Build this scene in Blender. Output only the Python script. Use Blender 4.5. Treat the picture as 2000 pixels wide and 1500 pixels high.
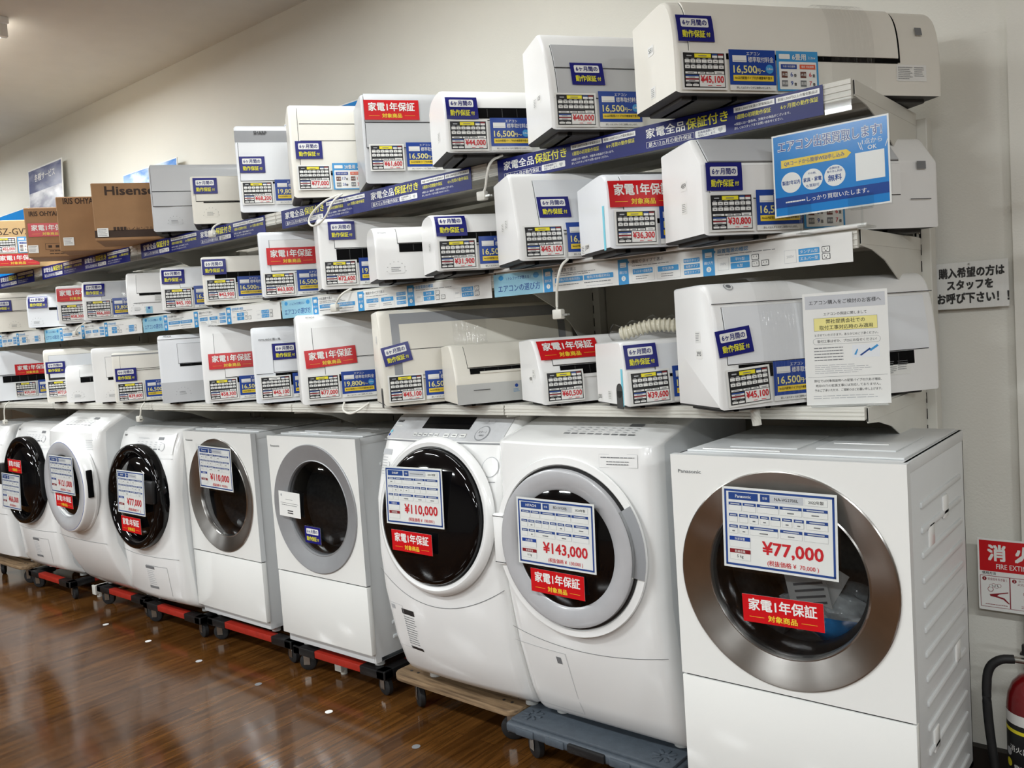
import bpy, bmesh, math, random
from mathutils import Matrix, Vector
import numpy as np
random.seed(7)
SC = bpy.context.scene
COL = SC.collection
PI = math.pi
for _o in list(bpy.data.objects):
    bpy.data.objects.remove(_o)

# ------------------------------------------------------------------ camera, light, exposure
def setup_camera():
    yaw, pitch, roll = 0.691, 0.064, -0.068
    ca, sa, cb, sb, cc, sc = math.cos(yaw), math.sin(yaw), math.cos(pitch), math.sin(pitch), math.cos(roll), math.sin(roll)
    B = Matrix(((1, 0, 0), (0, 0, -1), (0, 1, 0)))
    Rz = Matrix(((ca, sa, 0), (-sa, ca, 0), (0, 0, 1)))
    Rp = Matrix(((1, 0, 0), (0, cb, -sb), (0, sb, cb)))
    Rr = Matrix(((cc, -sc, 0), (sc, cc, 0), (0, 0, 1)))
    M = Rr @ Rp @ B @ Rz
    R = Matrix((M[0], -M[1], -M[2])).transposed()
    cd = bpy.data.cameras.new('camera')
    cd.sensor_width = 36.0
    cd.lens = 1668.5 / 2000 * 36
    cd.clip_start = 0.05
    co = bpy.data.objects.new('camera', cd)
    COL.objects.link(co)
    co.matrix_world = Matrix.Translation((0.703, -2.242, 1.511)) @ R.to_4x4()
    SC.camera = co
setup_camera()
SC.view_settings.view_transform = 'Standard'
SC.view_settings.look = 'None'
SC.view_settings.gamma = 1
SC.view_settings.use_curve_mapping = False
SC.view_settings.exposure = 0.16
w = bpy.data.worlds.new('world'); SC.world = w; w.use_nodes = True
w.node_tree.nodes['Background'].inputs[0].default_value = (0.9, 0.95, 1, 1)
w.node_tree.nodes['Background'].inputs[1].default_value = 0.15
LAMP_COLOR = (0.945, 1.0, 1.03)

# fluorescent fixtures: x, y, watts (row over the shelves set weaker; far right column added as fill light)
LAMPS = [(-7.4, -.42, 30), (-4.71, -.43, 30), (-1.52, -.42, 13)] + [(x, -2.9, 66 if x < 0 else (36 if x < 2 else 95)) for x in (-7.4, -4.46, -1.52, 1.42, 4.36)] + [(x, -5.4, 76) for x in (-7.4, -4.46, -1.52, 1.42, 4.36)]
WALL_Y = 0.69
CEIL_Z = 3.29

# ------------------------------------------------------------------ materials
def lin(c):
    return tuple(((x / 255) / 12.92 if x / 255 <= 0.04045 else ((x / 255 + 0.055) / 1.055) ** 2.4) for x in c)
MATS = {}
def mat(name, rgb, rough=0.4, metal=0.0, spec=0.5, noise=0.0, nscale=30, bump=0.0, bscale=200, coat=0.0, emit=None, alpha=1.0, aniso=0.0):
    m = bpy.data.materials.new(name); m.use_nodes = True
    nt = m.node_tree; b = nt.nodes['Principled BSDF']
    c = lin(rgb) + (1,)
    b.inputs['Base Color'].default_value = c
    b.inputs['Roughness'].default_value = rough
    b.inputs['Metallic'].default_value = metal
    b.inputs['Specular IOR Level'].default_value = spec
    b.inputs['Coat Weight'].default_value = coat
    if aniso: b.inputs['Anisotropic'].default_value = aniso
    if alpha < 1: b.inputs['Alpha'].default_value = alpha
    if emit:
        b.inputs['Emission Color'].default_value = c
        b.inputs['Emission Strength'].default_value = emit
    tc = None
    if noise or bump:
        tc = nt.nodes.new('ShaderNodeTexCoord')
    if noise:
        n = nt.nodes.new('ShaderNodeTexNoise'); n.inputs['Scale'].default_value = nscale; n.inputs['Detail'].default_value = 4
        nt.links.new(tc.outputs['Object'], n.inputs['Vector'])
        r = nt.nodes.new('ShaderNodeValToRGB')
        r.color_ramp.elements[0].color = tuple(x * (1 - noise) for x in c[:3]) + (1,)
        r.color_ramp.elements[1].color = tuple(min(1, x * (1 + noise)) for x in c[:3]) + (1,)
        r.color_ramp.elements[0].position = 0.3; r.color_ramp.elements[1].position = 0.7
        nt.links.new(n.outputs['Fac'], r.inputs['Fac']); nt.links.new(r.outputs['Color'], b.inputs['Base Color'])
    if bump:
        n2 = nt.nodes.new('ShaderNodeTexNoise'); n2.inputs['Scale'].default_value = bscale; n2.inputs['Detail'].default_value = 3
        nt.links.new(tc.outputs['Object'], n2.inputs['Vector'])
        bp = nt.nodes.new('ShaderNodeBump'); bp.inputs['Strength'].default_value = bump; bp.inputs['Distance'].default_value = 0.002
        nt.links.new(n2.outputs['Fac'], bp.inputs['Height']); nt.links.new(bp.outputs['Normal'], b.inputs['Normal'])
    MATS[name] = m
    return m
mat('white', (238, 238, 236), 0.32, noise=0.015, nscale=6)
mat('cool', (232, 235, 238), 0.3, noise=0.015, nscale=6)
mat('cream', (236, 233, 223), 0.35, noise=0.015, nscale=6)
mat('ivory', (226, 222, 210), 0.38, noise=0.02, nscale=6)
mat('grey', (196, 198, 200), 0.32, noise=0.02, nscale=6)
mat('midgrey', (150, 152, 155), 0.35, noise=0.02, nscale=8)
mat('basegrey', (190, 191, 188), 0.45, noise=0.02, nscale=8)
mat('washer', (240, 240, 238), 0.22, noise=0.012, nscale=5, coat=0.3)
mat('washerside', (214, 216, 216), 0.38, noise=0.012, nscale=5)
mat('glasswhite', (234, 234, 230), 0.12, noise=0.008, nscale=4, coat=0.15)
mat('panelsilver', (206, 207, 208), 0.25, noise=0.03, nscale=60)
mat('seam', (40, 40, 40), 0.6, noise=0.1)
mat('slot', (6, 6, 7), 0.7, spec=0.1, noise=0.1)
mat('blackgloss', (7, 7, 9), 0.05, spec=0.4, noise=0.1, nscale=8)
mat('blackplastic', (22, 22, 23), 0.4, noise=0.15, nscale=40, bump=0.1)
mat('rubber', (26, 26, 27), 0.6, noise=0.15)
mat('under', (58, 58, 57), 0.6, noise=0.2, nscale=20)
mat('shelf', (214, 212, 203), 0.4, noise=0.02, nscale=10)
mat('shelfpanel', (180, 177, 166), 0.5, noise=0.02, nscale=10)
mat('chrome', (205, 205, 203), 0.22, metal=1.0, noise=0.05, nscale=40, aniso=0.6)
mat('ringsteel', (178, 175, 171), 0.3, metal=1.0, noise=0.05, nscale=20, aniso=0.85)
def radial_brush(m):
    nt = MATS[m].node_tree; tn = nt.nodes.new('ShaderNodeTangent'); tn.direction_type = 'RADIAL'; tn.axis = 'Y'
    nt.links.new(tn.outputs[0], nt.nodes['Principled BSDF'].inputs['Tangent'])
    nt.nodes['Principled BSDF'].inputs['Anisotropic Rotation'].default_value = 0.25
radial_brush('ringsteel')
mat('ringgrey', (158, 159, 161), 0.42, metal=0.35, noise=0.03, nscale=20)
mat('doorgrey', (178, 178, 180), 0.25, noise=0.03, nscale=20, coat=0.4)
mat('drum', (120, 121, 122), 0.35, metal=0.5, noise=0.2, nscale=60)
mat('paper', (236, 236, 232), 0.3, noise=0.01, nscale=20)
mat('navy', (22, 26, 116), 0.3, noise=0.05, nscale=10)
mat('bannernavy', (18, 28, 104), 0.35, spec=0.3, noise=0.05, nscale=10)
mat('boardblue', (38, 72, 140), 0.3, noise=0.04, nscale=12)
mat('feeblue', (26, 66, 152), 0.3, noise=0.05, nscale=12)
mat('skyblue', (66, 152, 210), 0.3, noise=0.03, nscale=12)
mat('paleblue', (150, 200, 220), 0.3, noise=0.03, nscale=12)
mat('signblue', (28, 132, 208), 0.18, noise=0.03, nscale=12)
mat('signdark', (24, 70, 150), 0.18, noise=0.03, nscale=12)
mat('yellow', (240, 226, 50), 0.35, noise=0.02, nscale=12)
mat('ochre', (238, 206, 60), 0.35, noise=0.02, nscale=12)
mat('paleyellow', (240, 230, 150), 0.35, noise=0.02, nscale=12)
mat('red', (200, 16, 26), 0.3, noise=0.04, nscale=12)
mat('pricered', (205, 38, 48), 0.35, noise=0.03, nscale=12)
mat('darkred', (140, 30, 40), 0.35, noise=0.03, nscale=12)
mat('orange', (226, 96, 62), 0.35, noise=0.03, nscale=12)
mat('brown', (104, 60, 48), 0.4, noise=0.03, nscale=12)
mat('ink', (28, 28, 30), 0.4, noise=0.05, nscale=12)
mat('inkgrey', (120, 122, 124), 0.4, noise=0.05, nscale=12)
mat('inkpale', (182, 184, 186), 0.4, noise=0.03, nscale=12)
mat('headgrey', (200, 202, 206), 0.35, noise=0.02, nscale=12)
mat('textyellow', (232, 226, 60), 0.4, noise=0.02, nscale=12)
mat('cord', (226, 224, 214), 0.4, noise=0.03, nscale=20)
mat('cyantape', (120, 205, 225), 0.3, noise=0.03, nscale=20)
mat('cardboard', (160, 122, 84), 0.75, noise=0.06, nscale=14, bump=0.15, bscale=90)
mat('cardboardpale', (196, 164, 116), 0.75, noise=0.06, nscale=14, bump=0.15, bscale=90)
mat('boxink', (62, 46, 36), 0.8, noise=0.05, nscale=20)
mat('dollyred', (158, 34, 18), 0.5, noise=0.12, nscale=30)
mat('dollygrey', (72, 80, 88), 0.55, noise=0.1, nscale=50, bump=0.3, bscale=220)
mat('extred', (120, 10, 16), 0.2, noise=0.04, nscale=8, coat=0.4)
mat('plug', (222, 220, 210), 0.4, noise=0.03, nscale=20)
mat('brass', (190, 190, 185), 0.3, metal=1.0, noise=0.05)
mat('ceilingwhite', (208, 203, 194), 0.9, noise=0.02, nscale=8, bump=0.12, bscale=120)
mat('wallwhite', (222, 220, 211), 0.85, noise=0.02, nscale=3, bump=0.35, bscale=160)
mat('wallfar', (104, 97, 87), 0.85, noise=0.05, nscale=3, bump=0.3, bscale=60)
mat('baseboard', (40, 34, 30), 0.5, noise=0.1, nscale=8)
mat('tube', (255, 250, 240), 0.4, emit=9.0)
mat('lampwhite', (235, 233, 228), 0.4, noise=0.02, nscale=8)
mat('bagblue', (50, 150, 220), 0.15, noise=0.2, nscale=25, bump=0.6, bscale=40)
mat('bagclear', (200, 206, 206), 0.1, noise=0.3, nscale=25, bump=0.8, bscale=40)
mat('hose', (226, 220, 200), 0.45, noise=0.06, nscale=20)

def glass_mat(name, tint, mixfac, rough=0.03, bump=0.0, bscale=30):
    """clear sheet: Fresnel gloss over tinted transparency"""
    m = bpy.data.materials.new(name); m.use_nodes = True
    nt = m.node_tree; nt.nodes.clear()
    out = nt.nodes.new('ShaderNodeOutputMaterial'); mx = nt.nodes.new('ShaderNodeMixShader')
    tr = nt.nodes.new('ShaderNodeBsdfTransparent'); gl = nt.nodes.new('ShaderNodeBsdfGlossy')
    tr.inputs['Color'].default_value = tint + (1,); gl.inputs['Roughness'].default_value = rough
    lw = nt.nodes.new('ShaderNodeLayerWeight'); lw.inputs['Blend'].default_value = 0.5
    pw = nt.nodes.new('ShaderNodeMath'); pw.operation = 'POWER'; pw.inputs[1].default_value = 4.0
    ma = nt.nodes.new('ShaderNodeMath'); ma.operation = 'MULTIPLY_ADD'; ma.inputs[1].default_value = 0.8; ma.inputs[2].default_value = mixfac
    nt.links.new(lw.outputs['Facing'], pw.inputs[0]); nt.links.new(pw.outputs[0], ma.inputs[0])
    if bump:
        tc = nt.nodes.new('ShaderNodeTexCoord'); n = nt.nodes.new('ShaderNodeTexNoise'); n.inputs['Scale'].default_value = bscale; n.inputs['Detail'].default_value = 3
        mp = nt.nodes.new('ShaderNodeMapping'); mp.inputs['Scale'].default_value = (110, 7, 7); mp.inputs['Rotation'].default_value = (0, .15, 0)
        nt.links.new(tc.outputs['Object'], mp.inputs[0]); nt.links.new(mp.outputs[0], n.inputs['Vector'])
        bp = nt.nodes.new('ShaderNodeBump'); bp.inputs['Strength'].default_value = bump; bp.inputs['Distance'].default_value = 0.004
        nt.links.new(n.outputs['Fac'], bp.inputs['Height'])
        nt.links.new(bp.outputs['Normal'], gl.inputs['Normal']); nt.links.new(bp.outputs['Normal'], lw.inputs['Normal'])
    nt.links.new(ma.outputs[0], mx.inputs[0]); nt.links.new(tr.outputs[0], mx.inputs[1]); nt.links.new(gl.outputs[0], mx.inputs[2])
    nt.links.new(mx.outputs[0], out.inputs[0])
    MATS[name] = m
glass_mat('doorglass', (0.55, 0.56, 0.57), 0.045)
glass_mat('clear', (0.96, 0.97, 0.97), 0.03, 0.05)
glass_mat('film', (0.97, 0.97, 0.97), 0.05, 0.07, 1.0, 1.0)

def floor_mat():
    m = bpy.data.materials.new('floorwood'); m.use_nodes = True
    nt = m.node_tree; b = nt.nodes['Principled BSDF']; L = nt.links.new
    tc = nt.nodes.new('ShaderNodeTexCoord')
    mp = nt.nodes.new('ShaderNodeMapping'); mp.inputs['Rotation'].default_value = (0, 0, PI / 2)
    L(tc.outputs['Object'], mp.inputs['Vector'])
    br = nt.nodes.new('ShaderNodeTexBrick'); br.inputs['Scale'].default_value = 1.0
    br.inputs['Brick Width'].default_value = 0.9; br.inputs['Row Height'].default_value = 0.075
    br.inputs['Mortar Size'].default_value = 0.0008; br.inputs['Bias'].default_value = 0.0
    br.inputs['Color1'].default_value = lin((96, 62, 28)) + (1,)
    br.inputs['Color2'].default_value = lin((76, 47, 20)) + (1,)
    br.inputs['Mortar'].default_value = lin((50, 30, 15)) + (1,)
    L(mp.outputs[0], br.inputs['Vector'])
    mp2 = nt.nodes.new('ShaderNodeMapping'); mp2.inputs['Scale'].default_value = (30, 2.2, 1)
    L(tc.outputs['Object'], mp2.inputs['Vector'])
    n = nt.nodes.new('ShaderNodeTexNoise'); n.inputs['Scale'].default_value = 1.6; n.inputs['Detail'].default_value = 6; n.inputs['Distortion'].default_value = 0.6
    L(mp2.outputs[0], n.inputs['Vector'])
    rp = nt.nodes.new('ShaderNodeValToRGB')
    rp.color_ramp.elements[0].position = 0.32; rp.color_ramp.elements[0].color = (0.48, 0.45, 0.41, 1)
    rp.color_ramp.elements[1].position = 0.7; rp.color_ramp.elements[1].color = (1.22, 1.2, 1.15, 1)
    L(n.outputs['Fac'], rp.inputs[0])
    mx = nt.nodes.new('ShaderNodeMix'); mx.data_type = 'RGBA'; mx.blend_type = 'MULTIPLY'; mx.inputs[0].default_value = 1
    L(br.outputs['Color'], mx.inputs[6]); L(rp.outputs[0], mx.inputs[7])
    L(mx.outputs[2], b.inputs['Base Color'])
    n3 = nt.nodes.new('ShaderNodeTexNoise'); n3.inputs['Scale'].default_value = 2.2; n3.inputs['Detail'].default_value = 3
    L(tc.outputs['Object'], n3.inputs['Vector'])
    bp = nt.nodes.new('ShaderNodeBump'); bp.inputs['Strength'].default_value = 0.03; bp.inputs['Distance'].default_value = 0.015
    L(n3.outputs['Fac'], bp.inputs['Height'])
    bp2 = nt.nodes.new('ShaderNodeBump'); bp2.inputs['Strength'].default_value = 0.04; bp2.inputs['Distance'].default_value = 0.002
    L(n.outputs['Fac'], bp2.inputs['Height']); L(bp.outputs[0], bp2.inputs['Normal'])
    L(bp2.outputs[0], b.inputs['Normal'])
    b.inputs['Roughness'].default_value = 0.13
    b.inputs['Specular IOR Level'].default_value = 0.42
    MATS['floorwood'] = m
floor_mat()
def ply_mat():
    m = bpy.data.materials.new('plywood'); m.use_nodes = True
    nt = m.node_tree; b = nt.nodes['Principled BSDF']; L = nt.links.new
    tc = nt.nodes.new('ShaderNodeTexCoord'); mp = nt.nodes.new('ShaderNodeMapping'); mp.inputs['Scale'].default_value = (3, 25, 60)
    L(tc.outputs['Object'], mp.inputs[0])
    n = nt.nodes.new('ShaderNodeTexNoise'); n.inputs['Scale'].default_value = 2; n.inputs['Detail'].default_value = 6
    L(mp.outputs[0], n.inputs['Vector'])
    r = nt.nodes.new('ShaderNodeValToRGB'); r.color_ramp.elements[0].color = lin((86, 66, 46)) + (1,); r.color_ramp.elements[1].color = lin((158, 132, 100)) + (1,)
    r.color_ramp.elements[0].position = 0.3; r.color_ramp.elements[1].position = 0.7
    L(n.outputs['Fac'], r.inputs[0]); L(r.outputs[0], b.inputs['Base Color']); b.inputs['Roughness'].default_value = 0.7
    MATS['plywood'] = m
ply_mat()
def sky_poster_mat(name, a, bcol, scale):
    m = bpy.data.materials.new(name); m.use_nodes = True
    nt = m.node_tree; b = nt.nodes['Principled BSDF']; L = nt.links.new
    tc = nt.nodes.new('ShaderNodeTexCoord'); mp = nt.nodes.new('ShaderNodeMapping'); mp.inputs['Scale'].default_value = (1, 1, 2.4); mp.inputs['Rotation'].default_value = (0, 0.5, 0)
    L(tc.outputs['Object'], mp.inputs[0])
    n = nt.nodes.new('ShaderNodeTexNoise'); n.inputs['Scale'].default_value = scale; n.inputs['Detail'].default_value = 5
    L(mp.outputs[0], n.inputs['Vector'])
    r = nt.nodes.new('ShaderNodeValToRGB'); r.color_ramp.elements[0].color = lin(a) + (1,); r.color_ramp.elements[1].color = lin(bcol) + (1,)
    r.color_ramp.elements[0].position = 0.4; r.color_ramp.elements[1].position = 0.66
    L(n.outputs['Fac'], r.inputs[0]); L(r.outputs[0], b.inputs['Base Color']); b.inputs['Roughness'].default_value = 0.25
    MATS[name] = m
sky_poster_mat('skyprint', (44, 120, 200), (220, 235, 245), 5)
sky_poster_mat('hallprint', (62, 72, 120), (150, 155, 180), 4)
sky_poster_mat('shirtprint', (150, 150, 165), (232, 232, 236), 6)

# ------------------------------------------------------------------ mesh builder
class MB:
    def __init__(s): s.v = []; s.f = []; s.m = []; s.names = []
    def mi(s, name):
        if name not in s.names: s.names.append(name)
        return s.names.index(name)
    def face(s, pts, m):
        k = len(s.v); s.v += [tuple(p) for p in pts]; s.f.append(tuple(range(k, k + len(pts)))); s.m.append(s.mi(m))
    def mesh(s, vs, fs, m):
        k = len(s.v); i = s.mi(m); s.v += [tuple(p) for p in vs]
        for f in fs: s.f.append(tuple(k + a for a in f)); s.m.append(i)
    def box(s, x0, x1, y0, y1, z0, z1, m, bev=0.0, seg=2, mtx=None):
        bm = bmesh.new(); bmesh.ops.create_cube(bm, size=1)
        for v in bm.verts:
            v.co = Vector(((x0 + x1) / 2 + v.co.x * (x1 - x0), (y0 + y1) / 2 + v.co.y * (y1 - y0), (z0 + z1) / 2 + v.co.z * (z1 - z0)))
        if bev: bmesh.ops.bevel(bm, geom=bm.edges[:], offset=bev, segments=seg, profile=0.5, affect='EDGES')
        if mtx is not None: bm.transform(mtx)
        bm.verts.index_update()
        s.mesh([v.co[:] for v in bm.verts], [[v.index for v in f.verts] for f in bm.faces], m); bm.free()
    def loft(s, rings, m, close=True, cap=True, mats=None):
        n = len(rings[0]); k = len(s.v); i = s.mi(m)
        for r in rings: s.v += [tuple(p) for p in r]
        mm = [s.mi(x) for x in mats] if mats else None
        for a in range(len(rings) - 1):
            for j in range(n if close else n - 1):
                j2 = (j + 1) % n
                s.f.append((k + a * n + j, k + a * n + j2, k + (a + 1) * n + j2, k + (a + 1) * n + j)); s.m.append(mm[j] if mm else i)
        if cap:
            s.f.append(tuple(k + j for j in reversed(range(n)))); s.m.append(i)
            kk = k + (len(rings) - 1) * n
            s.f.append(tuple(kk + j for j in range(n))); s.m.append(i)
    def tube(s, path, r, m, n=8):
        P = [Vector(p) for p in path]; rings = []
        up = Vector((0, 0, 1))
        for i, p in enumerate(P):
            t = (P[min(i + 1, len(P) - 1)] - P[max(i - 1, 0)]).normalized()
            a = t.cross(up)
            if a.length < 1e-3: a = t.cross(Vector((1, 0, 0)))
            a.normalize(); b = a.cross(t)
            rr = r[i] if isinstance(r, (list, tuple)) else r
            rings.append([p + a * rr * math.cos(2 * PI * j / n) + b * rr * math.sin(2 * PI * j / n) for j in range(n)])
        s.loft(rings, m)
    def cyl(s, c, axis, r, h, m, n=24, bev=0.0):
        ax = {'x': Vector((1, 0, 0)), 'y': Vector((0, 1, 0)), 'z': Vector((0, 0, 1))}[axis]
        u = Vector((0, 1, 0)) if axis == 'x' else Vector((1, 0, 0)); v2 = ax.cross(u)
        C = Vector(c); prof = [(r - bev, 0), (r, bev), (r, h - bev), (r - bev, h)] if bev else [(r, 0), (r, h)]
        s.loft([[C + ax * d + u * rr * math.cos(2 * PI * j / n) + v2 * rr * math.sin(2 * PI * j / n) for j in range(n)] for rr, d in prof], m)
    def lathe(s, prof, m, n=64, mats=None, c=(0, 0, 0), a0=0.0, a1=2 * PI):
        """revolve (radius, outward depth) around the -y axis"""
        full = abs(a1 - a0 - 2 * PI) < 1e-6
        for q in range(len(prof) - 1):
            mm = mats[q] if mats else m
            (r0, d0), (r1, d1) = prof[q], prof[q + 1]
            cnt = n if full else n + 1
            def ring(r, d): return [(c[0] + r * math.cos(a0 + (a1 - a0) * j / n), c[1] - d, c[2] + r * math.sin(a0 + (a1 - a0) * j / n)) for j in range(cnt)]
            k = len(s.v); i = s.mi(mm)
            if r1 < 1e-6:
                s.v += ring(r0, d0); s.v.append((c[0], c[1] - d1, c[2]))
                for j in range(n): s.f.append((k + j, k + (j + 1) % cnt, k + cnt)); s.m.append(i)
            else:
                s.v += ring(r0, d0) + ring(r1, d1)
                for j in range(n):
                    j2 = (j + 1) % cnt
                    s.f.append((k + j, k + j2, k + cnt + j2, k + cnt + j)); s.m.append(i)
    def build(s, name, parent=None, loc=None, rot=None, smooth=35, weld=True):
        me = bpy.data.meshes.new(name)
        me.from_pydata(s.v, [], s.f)
        for nme in s.names: me.materials.append(MATS[nme])
        me.polygons.foreach_set('material_index', s.m)
        if weld or smooth:
            bm = bmesh.new(); bm.from_mesh(me)
            if weld: bmesh.ops.remove_doubles(bm, verts=bm.verts[:], dist=1e-5)
            if weld: bmesh.ops.recalc_face_normals(bm, faces=bm.faces[:])
            bm.to_mesh(me); bm.free()
        if smooth:
            me.polygons.foreach_set('use_smooth', [True] * len(me.polygons))
            me.set_sharp_from_angle(angle=math.radians(smooth))
        me.update()
        o = bpy.data.objects.new(name, me); COL.objects.link(o)
        if parent is not None: o.parent = parent
        if loc is not None: o.location = loc
        if rot is not None: o.rotation_euler = rot
        return o

def thing(name, label, cat, loc=(0, 0, 0), rz=0.0, group=None):
    o = bpy.data.objects.new(name, None); COL.objects.link(o); o.empty_display_size = 0.1
    o.location = loc; o.rotation_euler = (0, 0, rz)
    o['label'] = label; o['category'] = cat
    if group: o['group'] = group
    return o
def tag(o, label, cat, group=None):
    o['label'] = label; o['category'] = cat
    if group: o['group'] = group
    return o
def struct(o): o['kind'] = 'structure'; return o

# ------------------------------------------------------------------ lettering and printed cards
_TX = {}
def glyphs(s, off):
    key = (s, off)
    if key not in _TX:
        c = bpy.data.curves.new('lettering', 'FONT'); c.body = s; c.size = 1; c.offset = off; c.resolution_u = 2
        o = bpy.data.objects.new('lettering', c); me = o.to_mesh()
        vs = np.array([v.co[:2] for v in me.vertices], float) if len(me.vertices) else np.zeros((0, 2))
        fs = [tuple(p.vertices) for p in me.polygons]
        o.to_mesh_clear(); bpy.data.objects.remove(o); bpy.data.curves.remove(c)
        _TX[key] = (vs, fs)
    return _TX[key]

class Card:
    def __init__(s): s.items = []
    def rect(s, x, y, w, h, m, l=0, r=0.0):
        s.items.append(('r', x, y, w, h, m, l, r))
    def poly(s, pts, m, l=1): s.items.append(('p', pts, m, l))
    def disc(s, x, y, r, m, l=1, n=24, ry=None):
        ry = ry or r
        s.items.append(('p', [(x + r * math.cos(2 * PI * i / n), y + ry * math.sin(2 * PI * i / n)) for i in range(n)], m, l))
    def text(s, t, x, y, h, m, l=2, bold=0.012, al='c', w=None, maxw=None):
        """h: em height; (x, y): centre (al c) or left centre (al l) of the inked box"""
        vs, fs = glyphs(t, 0.0)
        if not len(vs): return
        a, b = vs.min(0), vs.max(0)
        sx = sy = h
        wid = (b[0] - a[0]) * h
        if w: sx = h * w / wid
        elif maxw and wid > maxw: sx = h * maxw / wid
        cx = (a[0] + b[0]) / 2 if al == 'c' else (a[0] if al == 'l' else b[0])
        cy = (a[1] + b[1]) / 2
        o = bold * 1.1
        for k, (dx, dy) in enumerate(((-o, -o), (o, -o), (-o, o), (o, o)) if bold >= .012 else ((-o, 0), (o, 0))):
            s.items.append(('t', [(x + (p[0] + dx - cx) * sx, y + (p[1] + dy - cy) * sy) for p in vs], fs, m, l + k * .15))
    def lines(s, x, y, w, h, n, m, l=2, jag=0.25, th=0.3):
        """small print too small to read: n rules of broken dashes"""
        for i in range(n):
            yy = y + h - (i + 0.5) * h / n; xx = x; end = x + w * (1 - jag * random.random())
            while xx < end:
                d = w * random.uniform(0.05, 0.16); d = min(d, end - xx)
                s.items.append(('r', xx, yy - h / n * th / 2, d * 0.88, h / n * th, m, l, 0)); xx += d
    def emit(s, mb, F, n0=0.0, step=0.0006, vsub=0.0):
        for it in s.items:
            if it[0] == 'r':
                _, x, y, w, h, m, l, r = it; n = n0 + l * step
                if r:
                    pts = []
                    for cx, cy, a0 in ((x + w - r, y + h - r, 0), (x + r, y + h - r, 90), (x + r, y + r, 180), (x + w - r, y + r, 270)):
                        for q in range(4):
                            a = math.radians(a0 + q * 30); pts.append((cx + r * math.cos(a), cy + r * math.sin(a)))
                    mb.face([F(px, py, n) for px, py in pts], m)
                else:
                    k = max(1, int(math.ceil(h / vsub))) if vsub else 1
                    rows = [[F(x, y + h * i / k, n), F(x + w, y + h * i / k, n)] for i in range(k + 1)]
                    for i in range(k): mb.face([rows[i][0], rows[i][1], rows[i + 1][1], rows[i + 1][0]], m)
            elif it[0] == 'p':
                mb.face([F(px, py, n0 + it[3] * step) for px, py in it[1]], it[2])
            else:
                _, pts, fs, m, l = it
                mb.mesh([F(px, py, n0 + l * step) for px, py in pts], fs, m)

def place(F, u, v, rot=0.0):
    c, s_ = math.cos(math.radians(rot)), math.sin(math.radians(rot))
    return lambda x, y, n: F(u + x * c - y * s_, v + x * s_ + y * c, n)

def card_blue(w=0.104, h=0.069):
    c = Card(); c.rect(0, 0, w, h, 'navy', 0)
    c.rect(w * .11, h * .53, w * .76, h * .34, 'paper', 1, r=h * .05)
    c.text('6ヶ月間の', w * .49, h * .70, h * .25, 'navy', 2, .014, maxw=w * .66)
    c.text('動作保証', w * .43, h * .27, h * .285, 'textyellow', 2, .017, w=w * .62)
    c.text('付', w * .83, h * .25, h * .18, 'textyellow', 2, .014)
    return c, w, h
def card_red(w=0.205, h=0.072):
    c = Card(); c.rect(0, 0, w, h, 'red', 0)
    c.text('家電1年保証', w * .5, h * .66, h * .46, 'paper', 1, .018, w=w * .84)
    c.text('対象商品', w * .5, h * .21, h * .24, 'ochre', 1, .02, w=w * .36)
    c.rect(w * .08, h * .20, w * .19, h * .012, 'ochre', 1); c.rect(w * .73, h * .20, w * .19, h * .012, 'ochre', 1)
    return c, w, h
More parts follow.
